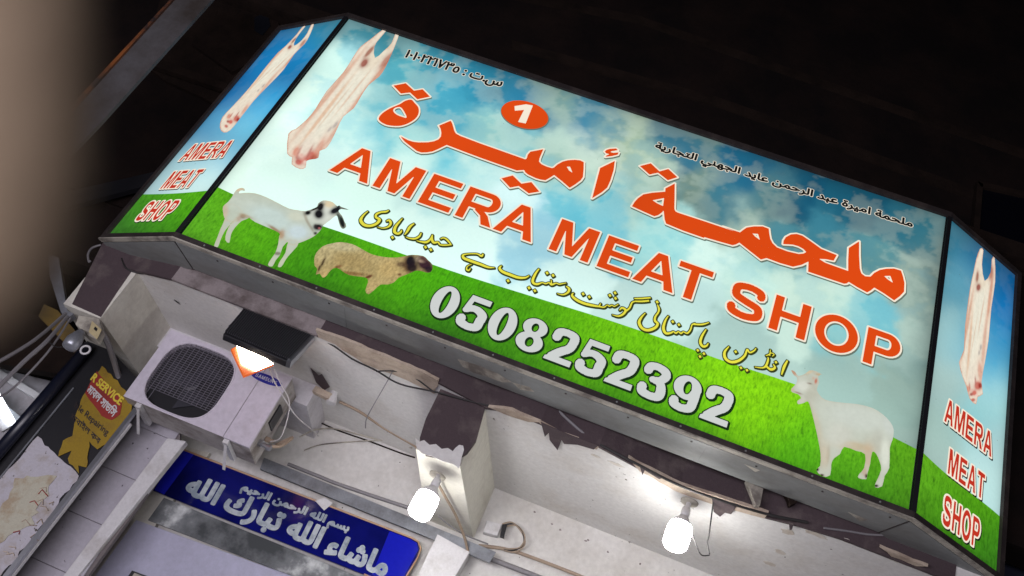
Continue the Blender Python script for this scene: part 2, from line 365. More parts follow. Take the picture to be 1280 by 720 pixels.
# heavy grotesque capitals and figures in a unit box (x 0..1, y 0..1)
def ring(cx, cy, rx, ry, n=36): a = np.linspace(0, 2 * np.pi, n, endpoint=False); return np.stack([cx + rx * np.cos(a), cy + ry * np.sin(a)], 1)
def glyph(ch, t=0.2, asp=0.9):
    """asp: width / height of the box, so that strokes keep one weight; returned scaled to a box asp wide, 1 high"""
    w = asp; h = t / 2; Sx = solid; out = []
    if ch == 'A':
        out = solid([(0, 0), (t * 1.08, 0), (w * .29, .23), (w * .71, .23), (w - t * 1.08, 0), (w, 0), (w * .5 + t * .57, 1), (w * .5 - t * .57, 1)]) + hole([(w * .355, .395), (w * .645, .395), (w * .5, .80)])
    elif ch == 'M':
        out = solid([(0, 0), (t * .95, 0), (t * .95, .72), (w / 2 - t * .45, 0), (w / 2 + t * .45, 0), (w - t * .95, .72), (w - t * .95, 0), (w, 0), (w, 1), (w - t * 1.4, 1), (w / 2, .30), (t * 1.4, 1), (0, 1)])
    elif ch == 'E':
        out = solid([(0, 0), (w, 0), (w, .17), (t, .17), (t, .43), (w * .92, .43), (w * .92, .60), (t, .60), (t, .83), (w * .97, .83), (w * .97, 1), (0, 1)])
    elif ch == 'T':
        out = solid([(w / 2 - h, 0), (w / 2 + h, 0), (w / 2 + h, .83), (w, .83), (w, 1), (0, 1), (0, .83), (w / 2 - h, .83)])
    elif ch == 'H':
        out = solid([(0, 0), (t, 0), (t, .42), (w - t, .42), (w - t, 0), (w, 0), (w, 1), (w - t, 1), (w - t, .60), (t, .60), (t, 1), (0, 1)])
    elif ch == 'O':
        out = solid(ring(w / 2, .5, w / 2, .52)) + hole(ring(w / 2, .5, w / 2 - t * 1.05, .52 - .185))
    elif ch in 'PR':
        y0 = .37 if ch == 'P' else .40; r = (1 - y0) / 2; cy = 1 - r; ex = w - r * .95
        arc = [(ex + (w - ex) * math.cos(a), cy + r * math.sin(a)) for a in np.linspace(-math.pi / 2, math.pi / 2, 14)]
        arc2 = [(ex + (w - ex - t * 1.02) * math.cos(a), cy + (r - .165) * math.sin(a)) for a in np.linspace(-math.pi / 2, math.pi / 2, 14)]
        out = solid([(0, 0), (t, 0), (t, y0)] + arc + [(0, 1)]) + hole([(t, y0 + .165)] + arc2 + [(t, 1 - .165)])
        if ch == 'R': out += solid([(w * .42, .46), (w * .62, .44), (w * .82, .30), (w * 1.03, 0), (w * 1.03 - t * 1.25, 0), (w * .62, .25), (w * .42, .36)])
    elif ch == 'S':
        out = stroke([(h * .9, .28, t), (w * .17, .14, t), (w * .5, .075, t * .95), (w * .82, .14, t), (w - h, .28, t), (w * .80, .41, t), (w * .5, .49, t), (w * .2, .585, t), (h * 1.15, .73, t), (w * .2, .87, t), (w * .5, .925, t * .95), (w * .8, .86, t), (w - h * 1.2, .72, t)])
    elif ch == 'G':
        out = stroke([(w * .86, .78, t), (w * .5, .92, t), (w * .14, .5, t), (w * .5, .08, t), (w * .88, .2, t)]) + solid([(w * .55, .37), (w, .37), (w, .53), (w * .55, .53)]) + solid([(w - t, .1), (w, .1), (w, .5), (w - t, .5)])
    elif ch == 'U':
        out = stroke([(h, 1, t), (h, .4, t), (w * .25, .12, t), (w * .5, .08, t), (w * .75, .12, t), (w - h, .4, t), (w - h, 1, t)])
    elif ch == 'N':
        out = solid([(0, 0), (t, 0), (t, .62), (w - t, 0), (w, 0), (w, 1), (w - t, 1), (w - t, .38), (t, 1), (0, 1)])
    elif ch == '0': out = solid(ring(w / 2, .5, w / 2, .51)) + hole(ring(w / 2, .5, w / 2 - t * 1.08, .51 - .15))
    elif ch == '8':
        out = solid(ring(w / 2, .735, w * .455, .272)) + hole(ring(w / 2, .735, w * .455 - t * .95, .272 - .14)) + solid(ring(w / 2, .285, w / 2, .292)) + hole(ring(w / 2, .285, w / 2 - t * 1.02, .292 - .145))
    elif ch == '2':
        out = stroke([(h * 1.0, .68, t), (w * .22, .87, t), (w * .5, .925, t * .9), (w * .78, .87, t), (w - h * 1.1, .70, t), (w * .74, .50, t), (w * .46, .31, t), (w * .22, .10, t)]) + solid([(0, 0), (w, 0), (w, .17), (w * .2, .17), (w * .02, .1)])
    elif ch == '3':
        out = stroke([(h * 1.1, .73, t), (w * .24, .88, t * .95), (w * .5, .925, t * .9), (w * .78, .86, t), (w * .84, .72, t), (w * .68, .575, t * .85), (w * .40, .535, t * .75)]) + stroke([(w * .40, .535, t * .75), (w * .72, .50, t * .9), (w - h, .29, t * 1.05), (w * .78, .12, t), (w * .5, .075, t * .9), (w * .2, .13, t), (h * .95, .29, t)])
    elif ch == '5':
        out = solid([(w * .18, 1), (w * .95, 1), (w * .95, .83), (w * .33, .83), (w * .27, .55), (w * .06, .50)]) + solid([(w * .06, .50), (w * .27, .47), (w * .33, .66), (w * .20, .72)]) + \
            stroke([(w * .16, .505, t * .75), (w * .34, .60, t * .85), (w * .58, .615, t * .9), (w * .84, .50, t), (w - h, .32, t * 1.05), (w * .8, .13, t), (w * .5, .07, t * .9), (w * .2, .13, t), (h * .95, .27, t)])
    elif ch == '9':
        out = solid(ring(w / 2, .665, w / 2, .342)) + hole(ring(w / 2, .665, w / 2 - t * 1.05, .342 - .15)) + stroke([(w - h * 1.05, .66, t), (w - h * 1.1, .40, t), (w * .76, .15, t), (w * .48, .07, t * .9), (w * .2, .12, t), (h * 1.0, .24, t)])
    elif ch == 'I': out = solid([(0, 0), (w, 0), (w, 1), (0, 1)])
    elif ch == '1': out = solid([(w * .42, 0), (w * .78, 0), (w * .78, 1), (w * .52, 1), (w * .1, .82), (w * .1, .62), (w * .42, .74)])
    return out
def put(loops, x0, y0, s, sx=1.0): return [np.stack([x0 + L[:, 0] * s * sx, y0 + L[:, 1] * s], 1) for L in loops]
def wordfit(word, x0, x1, y0, y1, t=0.2, gap=0.16, aw=None):
    """a word of heavy capitals filling a box"""
    wd = {'M': 1.05, 'O': .98, 'A': .92, 'E': .80, 'T': .8, 'S': .85, 'H': .85, 'P': .80, 'R': .88, 'G': .95, 'U': .85, 'N': .85}
    tot = sum(wd.get(c, .85) for c in word) + gap * (len(word) - 1); h = y1 - y0; k = (x1 - x0) / (tot * h); out = []; x = x0
    for c in word: out.append(put(glyph(c, t, wd.get(c, .85)), x, y0, h, k)); x += (wd.get(c, .85) + gap) * h * k
    return out

# ---------------------------------------------------------------- the light box sign
FP = Panel((0, 0, Z0), (1, 0, 0))
xl, al, xr, ar, SW = -2.525, 0.518, 2.525, 0.468, 0.768
Lc = np.array([xl, 0]); Lo = Lc + SW * np.array([-math.cos(al), math.sin(al)])
Rc = np.array([xr, 0]); Ro = Rc + SW * np.array([math.cos(ar), math.sin(ar)])
LP = Panel((Lo[0], Lo[1], Z0), (Lc[0] - Lo[0], Lc[1] - Lo[1], 0))
RP = Panel((Rc[0], Rc[1], Z0), (Ro[0] - Rc[0], Ro[1] - Rc[1], 0))
sign = empty('light_box_sign', 'huge backlit shop sign with angled ends, orange AMERA MEAT SHOP lettering over sky and grass', 'shop sign', (0, 0, 0))
def colourfield(px, samples, sig=30.0):
    s = np.array([q[:2] for q in samples], float); c = np.array([srgb(q[2]) for q in samples])
    d2 = ((px[:, None, :] - s[None]) ** 2).sum(2); w = np.exp(-d2 / (2 * sig * sig)) + 1e-5 / (1 + d2 / 900.0); w /= w.sum(1)[:, None]; return w @ c
def fbm(u, v, f, oct=4, seed=0, sx=1.0):
    from mathutils import noise as mn
    return np.array([mn.fractal(Vector((a * f * sx, b * f, seed)), 0.9, 2.1, oct) for a, b in zip(u, v)])
def gridpanel(name, panel, u0, u1, v0, v1, nu, nv, samples, mat, parent, cloud=None, off=0.0, sig=30.0, amt=1.0):
    us = np.linspace(u0, u1, nu + 1); vs = np.linspace(v0, v1, nv + 1); U, Vv = np.meshgrid(us, vs); uv = np.stack([U.ravel(), Vv.ravel()], 1)
    q = uv
    if cloud: # warp the sampling a little so cloud edges are ragged
        a = fbm(uv[:, 0], uv[:, 1], 3.2, 6, 1.3); b = fbm(uv[:, 0], uv[:, 1], 3.2, 6, 7.7); q = uv + np.stack([a, b], 1) * cloud
    c = colourfield(panel.px(q), samples, sig)
    if cloud:
        n = fbm(uv[:, 0], uv[:, 1], 3.4, 7, 4.1); n2 = fbm(uv[:, 0], uv[:, 1] * 1.3, 9.0, 5, 9.1)
        ramp_ = np.clip(uv[:, 1] * 0.8 - 0.55, 0, 1)
        wgt = (np.tanh((n * 1.5 + n2 * .45 + .12) * 3.0) * ramp_ * amt)[:, None]
        pale = srgb((206, 226, 212)); deep = srgb((38, 158, 196))
        lum = c.mean(1, keepdims=True)
        c = np.where(wgt > 0, c + (pale * (0.45 + lum) - c) * wgt * .34, c + (deep * (0.35 + lum * 1.4) - c) * (-wgt) * .18)
    lm = c.mean(1, keepdims=True); c = c * (1 + .34 * np.clip((lm - .30) / .4, 0, 1)) * np.where(lm < .3, .95, 1)  # pale colours boosted to imitate the glow of the backlight
    de = np.minimum(H - uv[:, 1], np.minimum(uv[:, 0] - u0, u1 - uv[:, 0]) * 1.6)      # backlight falloff painted into the colour, dimmer by the frame
    c = c * (1 - .34 * np.exp(-np.clip(de, 0, None) / .07))[:, None] * (1 + .06 * np.cos((uv[:, 1] - 1.35) * 2 * np.pi / .8))[:, None]  # faint horizontal tube bands painted in as well
    v = [panel.w(a, b, off) for a, b in uv]; W_ = nu + 1
    f = [(j * W_ + i, j * W_ + i + 1, (j + 1) * W_ + i + 1, (j + 1) * W_ + i) for j in range(nv) for i in range(nu)]
    return mesh(name, v, f, mat, parent, cols=np.clip(c, 0, 1.5))
skyS = [(445, 40, (70, 150, 168)), (430, 80, (185, 226, 220)), (380, 110, (205, 235, 225)), (330, 170, (215, 240, 230)), (290, 225, (210, 235, 222)), (350, 230, (205, 232, 222)),  # sky colours with uneven backlight and edge shading mixed in
        (400, 200, (202, 230, 222)), (440, 150, (175, 218, 215)), (480, 150, (125, 197, 207)), (505, 80, (92, 178, 192)), (545, 75, (62, 150, 175)), (560, 120, (80, 175, 200)), (530, 180, (150, 207, 207)), (590, 110, (50, 150, 182)),
        (560, 160, (85, 180, 203)), (610, 160, (150, 202, 198)), (620, 210, (172, 213, 213)), (560, 240, (182, 220, 217)), (480, 45, (70, 150, 165)), (620, 90, (45, 125, 155)), (655, 100, (55, 135, 165)), (690, 110, (140, 168, 150)), (720, 130, (155, 182, 163)),
        (745, 145, (45, 135, 172)), (690, 190, (165, 200, 188)), (735, 190, (185, 207, 192)), (790, 165, (165, 188, 163)), (850, 178, (30, 110, 145)), (810, 200, (170, 195, 175)), (700, 250, (112, 192, 207)), (750, 275, (105, 190, 207)),
        (800, 250, (165, 200, 190)), (830, 300, (150, 207, 207)), (880, 330, (190, 220, 212)), (870, 230, (125, 152, 140)), (900, 245, (60, 130, 150)), (930, 225, (28, 100, 135)), (960, 250, (90, 135, 140)), (1000, 245, (20, 88, 118)), (1060, 262, (24, 92, 118)),
        (1120, 280, (45, 110, 130)), (1160, 290, (58, 118, 132)), (1040, 300, (70, 140, 158)), (1090, 320, (100, 155, 160)), (1150, 350, (150, 175, 165)), (950, 330, (160, 202, 197)), (970, 300, (88, 152, 164)), (1010, 370, (182, 210, 197)),
        (1060, 420, (135, 197, 200)), (1150, 420, (163, 190, 180)), (1140, 500, (153, 183, 173)), (1140, 560, (163, 190, 180)), (1030, 470, (158, 190, 182)), (900, 430, (165, 197, 190)), (800, 400, (182, 212, 207)), (700, 360, (197, 225, 220)),
        (600, 310, (202, 230, 224)), (520, 290, (202, 230, 222)), (450, 250, (202, 232, 222)), (420, 300, (207, 234, 227)), (940, 480, (170, 200, 192)), (660, 300, (150, 200, 215)), (640, 260, (190, 220, 222)), (700, 120, (120, 165, 165)), (665, 128, (35, 130, 172)), (735, 150, (30, 128, 172)), (755, 135, (60, 145, 175)), (770, 150, (165, 185, 160)), (600, 190, (175, 215, 210)), (720, 215, (180, 212, 198)), (650, 185, (150, 205, 205)), (860, 160, (110, 150, 145)), (835, 165, (45, 120, 150)), (915, 210, (35, 110, 145)), (930, 270, (165, 190, 175)), (1176, 330, (105, 128, 126)), (1168, 420, (125, 150, 145)), (1155, 500, (125, 152, 146)), (1148, 560, (130, 155, 148)), (1000, 410, (190, 218, 206)), (1040, 380, (175, 208, 198)), (1085, 400, (120, 190, 200)), (940, 360, (185, 218, 208)), (850, 380, (185, 216, 210)), (560, 200, (110, 195, 210)), (520, 215, (190, 222, 215))]
grassS = [(300, 270, (98, 185, 22)), (240, 280, (96, 178, 35)), (380, 345, (62, 145, 15)), (330, 300, (85, 175, 15)), (480, 340, (88, 185, 12)), (560, 350, (80, 180, 12)), (450, 385, (55, 125, 18)), (560, 420, (48, 112, 20)), (660, 440, (55, 128, 22)), (640, 400, (80, 170, 12)), (700, 420, (100, 190, 12)),
          (760, 420, (118, 205, 15)), (900, 470, (140, 222, 18)), (840, 440, (125, 212, 15)), (940, 500, (142, 222, 15)), (830, 490, (105, 195, 15)), (860, 540, (68, 155, 20)), (780, 500, (62, 145, 20)), (960, 500, (138, 220, 18)), (980, 560, (82, 180, 20)), (1060, 560, (112, 200, 30)), (1060, 610, (58, 142, 20)), (1130, 570, (95, 170, 22)), (1120, 620, (72, 140, 25))]
ML = dict(sky=backlit('sky_print', clouds=True), grass=backlit('grass_print', blades=True), art=backlit('picture_print', var=0.04),
          orange=backlit('orange_vinyl', srgb((226, 74, 12)), 0.12), cream=backlit('cream_vinyl', srgb((250, 238, 218)), 0.10), shade=backlit('shadow_print', srgb((105, 120, 108))),
          red=backlit('red_vinyl', srgb((196, 52, 34)), 0.08), ink=backlit('black_vinyl', (0.006, 0.008, 0.008)), dgreen=backlit('dark_green_edge', srgb((12, 42, 8))), yellow=backlit('yellow_vinyl', srgb((238, 230, 72)), 0.15),
          grey=backlit('silver_vinyl', srgb((208, 212, 210)), 0.06), paper=backlit('white_number', srgb((245, 232, 215)), 0.05), olive=backlit('olive_edge', srgb((52, 62, 22))))
front = mesh('front_panel', [FP.w(u, v, -0.02) for u, v in ((-2.5, 0), (2.5, 0), (2.5, H), (-2.5, H))], [(0, 1, 2, 3)], ML['ink'], sign)
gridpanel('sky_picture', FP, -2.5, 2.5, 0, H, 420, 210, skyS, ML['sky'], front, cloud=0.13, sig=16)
# grass bank with its wavy top edge
ge = catmull([(-2.5, .468), (-2.3, .452), (-2.06, .45), (-1.45, .474), (-.73, .485), (-.1, .52), (.4, .551), (.85, .563), (1.18, .562), (1.6, .580), (1.75, .575), (2.0, .52), (2.25, .475), (2.5, .437)], 6)
def grasspanel(name, panel, edge, samples, parent, nv=26, off=0.0016, sig=34):
    nu = len(edge); uv = np.array([(e[0], e[1] * k / nv) for k in range(nv + 1) for e in edge]); c = colourfield(panel.px(uv), samples, sig) * (1 - .30 * np.exp(-uv[:, 1] / .06))[:, None]  # bottom edge painted dimmer, imitating the backlight fading out
    f = [(j * nu + i, j * nu + i + 1, (j + 1) * nu + i + 1, (j + 1) * nu + i) for j in range(nv) for i in range(nu - 1)]
    return mesh(name, [panel.w(a, b, off) for a, b in uv], f, ML['grass'], parent, cols=c)
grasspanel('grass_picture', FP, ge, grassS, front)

OR = lambda sh=0.010: [(0.014, (0.007, -0.010), ML['shade']), (0.0125, (0, 0), ML['cream']), (0, (0, 0), ML['orange'])]
# AMERA MEAT SHOP, one piece of vinyl per letter
for ch, a, b in [('A', -1.872, -1.567), ('M', -1.526, -1.232), ('E', -1.168, -.928), ('R', -.880, -.612), ('A', -.588, -.296), ('M', -.163, .128), ('E', .194, .428), ('A', .456, .750), ('T', .732, .976), ('S', 1.124, 1.372), ('H', 1.430, 1.681), ('O', 1.732, 2.026), ('P', 2.080, 2.312)]:
    h = .297; ink('letter', FP, put(glyph(ch, .205, (b - a) / h), a, .941, h), OR(), .004, front, label='orange letter %s with cream edge' % ch)
# telephone number
for i, ch in enumerate('0508252392'):
    x0 = [-.737, -.530, -.323, -.114, .100, .307, .516, .728, .944, 1.154][i]; h = .262; b0 = .103 - .0011 * i
    ink('digit', FP, put(glyph(ch, .235, .182 / h), x0, b0, h), [(0.009, (0.007, -0.007), ML['dgreen']), (0.0072, (0, 0), ML['dgreen']), (0, (0, 0), ML['grey'])], .0035, front, label='silver digit %s with dark edge' % ch)
# large Arabic name, traced
def C(ox, oy, s, *Ls): return [FP.crop(ox, oy, s, L) for L in Ls]
K5 = (460, 90, 6); K6 = (600, 150, 6); K7 = (760, 180, 6); K8 = (880, 230, 4.235); K4 = (640, 80, 4)
bigs = [
    ('dots of the letter above the oval', [K5, [(190, 105), (283, 87), (345, 143), (410, 132), (465, 188), (370, 208), (315, 157), (247, 165)]], None),
    ('oval letter', [K5, [(325, 210), (350, 235), (374, 262), (382, 292), (374, 328), (345, 362), (290, 393), (230, 408), (150, 402), (98, 378), (80, 350), (108, 312), (160, 278), (210, 256), (245, 240), (280, 218)]], [K5, [(189, 292), (203, 272), (240, 266), (265, 290), (290, 344), (250, 337), (208, 318)]]),
]
def smooth_poly(L, n=3): return catmull(L, n, True)
ink('letter', FP, solid(C(*K5, bigs[0][1][1])[0]), OR(), .004, front, label='orange pair of dots at top left of the Arabic name')
ink('letter', FP, solid(smooth_poly(C(*K5, bigs[1][1][1])[0])) + hole(smooth_poly(C(*K5, bigs[1][2][1])[0])), OR(), .004, front, label='orange oval Arabic letter')
amir = C(*K5, [(245, 485), (272, 500), (300, 514), (340, 526), (380, 531), (450, 530), (495, 522), (528, 508), (546, 488), (550, 460), (545, 430), (532, 405), (620, 368), (630, 385), (640, 415), (648, 445), (660, 465), (690, 481)])[0] + \
    C(*K6, [(0, 178), (170, 238), (340, 298), (350, 290), (358, 262), (378, 240), (475, 222), (462, 252), (446, 290), (442, 315), (462, 335), (500, 352), (540, 364), (556, 358), (580, 336), (620, 314), (660, 304), (710, 301), (750, 305), (778, 318), (777, 370), (772, 430), (755, 455), (715, 485), (672, 512), (612, 460), (555, 415), (525, 435), (490, 455), (455, 450), (420, 440), (360, 412), (340, 396), (330, 378), (300, 380), (275, 382), (135, 333), (0, 285)])[0] + \
    C(*K5, [(720, 600), (590, 550), (565, 562), (520, 584), (480, 600), (440, 606), (400, 607), (365, 595), (330, 568), (300, 545), (275, 525), (258, 505)])[0]
ink('letter', FP, solid(amir) + hole(C(*K6, [(650, 353), (675, 353), (693, 398), (668, 382)])[0]), OR(), .004, front, label='orange joined Arabic letters of the second word')
ink('letter', FP, solid(C(*K6, [(160, 440), (245, 418), (310, 480), (385, 468), (445, 540), (365, 553), (290, 498), (225, 510)])[0]), OR(), .004, front, label='orange pair of dots below the second word')
ink('letter', FP, solid(C(0, 0, 1, [(750, 210.5), (768.5, 201.5), (767, 213), (763, 226), (759, 235), (752, 241), (740, 248.3)])[0]), OR(), .004, front, label='orange slanting Arabic stroke between the two words')
ink('letter', FP, solid(C(*K4, [(463, 440), (472, 431), (488, 426), (520, 424), (529, 432), (510, 436), (496, 438), (492, 442), (505, 446), (533, 444), (528, 455), (500, 462), (466, 466), (472, 459), (486, 453), (470, 448)])[0]), OR(), .003, front, label='small orange hamza mark above the slanting stroke')
ink('letter', FP, solid(C(*K7, [(238, 168), (320, 147), (385, 208), (452, 190), (520, 252), (448, 275), (375, 218), (310, 232)])[0]), OR(), .004, front, label='orange pair of dots above the first word')
malh = C(*K7, [(430, 335), (465, 317), (500, 298), (499, 400), (497, 490), (505, 508), (525, 518), (740, 588), (960, 662)])[0] + \
    C(*K8, [(100, 228), (190, 258), (205, 246), (225, 232), (265, 226), (310, 226), (342, 238), (345, 265), (350, 292), (362, 315), (385, 337), (440, 358), (500, 372), (525, 370), (540, 362), (525, 346), (500, 332), (470, 323), (418, 320), (420, 302), (432, 283), (460, 268), (490, 266), (520, 275), (560, 302), (620, 345), (702, 378), (685, 408), (645, 400), (608, 398), (640, 418), (700, 440), (762, 462), (762, 400), (765, 340), (820, 305), (820, 380), (824, 450), (832, 475), (852, 490), (880, 492), (900, 472), (930, 456), (965, 450), (1005, 449), (1042, 460), (1052, 490), (1060, 525), (1058, 572), (1035, 596), (1005, 618), (950, 580), (900, 550), (882, 565), (862, 576), (810, 548), (765, 520), (755, 528), (740, 530), (650, 500), (550, 466), (552, 412), (515, 430), (470, 440), (400, 420), (330, 394), (300, 402), (240, 355), (186, 312), (168, 322), (150, 326), (75, 305), (0, 283)])[0] + \
    C(*K7, [(720, 708), (560, 652), (435, 600), (424, 570), (416, 500), (405, 515), (375, 537), (345, 545), (262, 508), (178, 470), (200, 435), (225, 408), (265, 380), (330, 368), (428, 360)])[0]
ink('letter', FP, solid(malh) + hole(C(*K7, [(333, 425), (420, 408), (412, 468), (372, 450)])[0]) + hole(C(*K8, [(255, 264), (285, 266), (295, 298), (270, 280)])[0]) + hole(C(*K8, [(952, 489), (985, 488), (999, 525), (973, 508)])[0]), OR(), .004, front, label='orange joined Arabic letters of the first word')
# round badge with the numeral 1
ink('round_badge', FP, solid(ring(-.778, 2.100, .190, .146, 48)), [(0.006, (0.004, -0.006), ML['shade']), (0, (0, 0), ML['orange'])], .004, front)
ink('badge_numeral', FP, solid(C(*K4, [(12, 213), (70, 204), (104, 210), (68, 300), (30, 292), (60, 232), (14, 236)])[0]), [(0, (0, 0), ML['cream'])], .003, front, base=.0055, label='cream numeral 1 on the round badge')
# small black Arabic lines
def small(s, p0, p1, hgt, bold, drop=0.0):
    a, b = FP.uv(*p0), FP.uv(*p1); L = fit(text_loops(s), a[0], b[0], -hgt * .45 + a[1], hgt * .55 + a[1]); k = (b[1] - a[1]) / (b[0] - a[0])
    L = [np.stack([q[:, 0], q[:, 1] + (q[:, 0] - a[0]) * k], 1) for q in L]
    ink('small_lettering', FP, L, [(bold + .0045, (0, 0), ML['cream']), (bold, (0, 0), ML['ink'])], .0025, front, label='small black Arabic line')
small(arabic('ملحمة اميرة عبد الرحمن عايد الجهني التجارية'), (819, 184), (1140, 283), .105, .0048)
small(arabic('س') + '' if False else '١٠١٠٢٢١٧٣٥ : ' + arabic('ت') + '.' + arabic('س'), (507, 69), (627, 106), .125, .0048)
# yellow Urdu line, pen strokes
Ka = (440, 250, 8); Kb = (560, 300, 8); Kc = (690, 340, 8); Kd = (790, 370, 6.4)
def dots(K, *c, r=24): return [(K, [(x - r, y - r * .35), (x + r * .15, y - r), (x + r, y + r * .35), (x - r * .15, y + r)]) for x, y in c]
urdu = {
    'حیدرآبادی': ([(Ka, q) for q in [
        [(160, 115, 10), (115, 155, 22), (88, 205, 34), (120, 250, 38), (180, 262, 34), (245, 240, 32), (275, 200, 34), (240, 175, 26), (245, 145, 26), (290, 125, 22), (340, 120, 24), (368, 106, 12)],
        [(345, 215, 14), (372, 205, 26), (388, 235, 28), (365, 270, 22), (310, 285, 14), (255, 272, 8)], [(505, 185, 10), (470, 225, 22), (435, 270, 30), (425, 320, 34), (460, 340, 30), (490, 320, 22), (495, 300, 8)],
        [(622, 238, 14), (580, 270, 28), (550, 320, 24), (525, 352, 10)], [(692, 330, 12), (675, 365, 22), (630, 390, 24), (570, 385, 16), (535, 370, 8)],
        [(805, 350, 12), (780, 400, 22), (740, 425, 30), (690, 420, 20), (645, 410, 8)], [(805, 350, 10), (800, 400, 26), (820, 430, 30), (860, 425, 20), (880, 450, 18), (930, 455, 20), (995, 450, 14)], [(992, 450, 14), (950, 400, 22), (915, 382, 18), (885, 392, 12)]]],
        dots(Ka, (405, 378), (735, 475), (788, 500))),
    'ہے': ([(Kb, q) for q in [[(350, 140, 14), (335, 165, 24), (290, 142, 16), (200, 142, 14), (150, 155, 24), (160, 185, 34), (220, 210, 34), (320, 245, 34), (400, 275, 26), (465, 280, 8)], [(235, 245, 8), (195, 265, 12), (185, 295, 18), (205, 308, 20), (225, 285, 12)]]], []),
    'دستیاب': ([(Kb, q) for q in [[(535, 258, 8), (515, 285, 28), (545, 320, 34), (620, 350, 36), (700, 378, 34), (770, 380, 24), (812, 358, 10)],
        [(910, 290, 14), (880, 330, 24), (850, 390, 30), (850, 430, 30), (890, 445, 28), (940, 430, 16), (975, 440, 18), (1010, 430, 16), (1035, 450, 24), (1080, 435, 16), (1110, 445, 16), (1140, 440, 14), (1182, 432, 10)], [(1035, 450, 20), (1033, 425, 14), (1030, 400, 10)],
        [(1180, 465, 14), (1210, 490, 28), (1200, 525, 26), (1150, 550, 18), (1090, 538, 8)]]], dots(Kb, (600, 410), (810, 482), (868, 510), (990, 333), (1050, 357))),
    'گوشت': ([(Kc, q) for q in [[(215, 210, 8), (200, 240, 28), (250, 285, 34), (330, 320, 34), (420, 340, 30), (470, 348, 22), (520, 355, 16), (550, 333, 12), (572, 345, 16), (600, 335, 14), (622, 347, 14), (662, 325, 10)], [(470, 345, 16), (486, 315, 8)],
        [(672, 385, 10), (700, 362, 26), (735, 385, 28), (710, 425, 26), (660, 445, 20), (600, 430, 8)], [(730, 400, 22), (775, 362, 20), (800, 308, 18), (840, 296, 14)], [(825, 296, 18), (900, 297, 22), (970, 290, 22)], [(822, 268, 16), (900, 267, 20), (985, 260, 18)]]],
        dots(Kc, (310, 222), (372, 252), (578, 237), (630, 212), (634, 266))),
    'پاکستانی': ([(Kc, q) for q in [[(1052, 328, 12), (1068, 370, 24), (1062, 405, 20), (1032, 450, 22), (1028, 490, 28), (1055, 520, 30), (1030, 560, 32), (960, 585, 36), (900, 565, 36), (870, 510, 34), (890, 460, 24), (932, 412, 10)]]] + [(Kd, q) for q in [
        [(290, 160, 8), (265, 200, 18), (250, 260, 26), (270, 300, 26), (310, 297, 18), (330, 287, 14), (350, 300, 16), (370, 287, 12), (390, 302, 16), (410, 289, 12), (440, 300, 16), (465, 275, 14), (480, 232, 12), (505, 220, 10)], [(490, 228, 16), (560, 230, 17), (615, 214, 8)],
        [(592, 268, 10), (560, 320, 20), (545, 370, 24), (565, 405, 26), (595, 400, 18), (610, 378, 8)]]], dots(Kc, (1050, 303)) + dots(Kd, (325, 208), (374, 232), (525, 437), (574, 464), (543, 487), r=18)),
    'انڈین': ([(Kd, q) for q in [[(775, 405, 8), (740, 450, 22), (745, 500, 28), (790, 530, 28), (850, 520, 26), (900, 480, 20), (920, 430, 16), (940, 455, 16), (975, 440, 14), (992, 418, 8)],
        [(980, 570, 8), (1040, 577, 14), (1070, 560, 20), (1088, 510, 16), (1085, 490, 8)], [(1068, 560, 18), (1108, 590, 26), (1142, 575, 20), (1128, 548, 10)], [(1105, 430, 8), (1103, 455, 10), (1100, 480, 12)], [(1068, 480, 8), (1095, 470, 12), (1112, 458, 10), (1135, 470, 10), (1120, 485, 8)],
        [(1242, 518, 14), (1215, 570, 24), (1195, 632, 12)]]], dots(Kd, (828, 448), (870, 577), (918, 596), (1150, 532), r=18)),
}
for i, (k, (st, dd)) in enumerate(urdu.items()):
    L = []
    for K, q in st: L += stroke(FP.crop(*K, q), 5, 0.41)
    for K, q in dd: L += solid(FP.crop(*K, [(q[0][0] * .85 + q[2][0] * .15, q[0][1] * .85 + q[2][1] * .15), (q[1][0] * .85 + q[3][0] * .15, q[1][1] * .85 + q[3][1] * .15), (q[2][0] * .85 + q[0][0] * .15, q[2][1] * .85 + q[0][1] * .15), (q[3][0] * .85 + q[1][0] * .15, q[3][1] * .85 + q[1][1] * .15)]))
    ink('yellow_lettering', FP, L, [(0.0085, (0.005, -0.005), ML['olive']), (0.0068, (0, 0), ML['olive']), (0, (0, 0), ML['yellow'])], .0022, front, label='yellow Urdu word, number %s from the left' % ['one', 'two', 'three', 'four', 'five', 'six'][i])

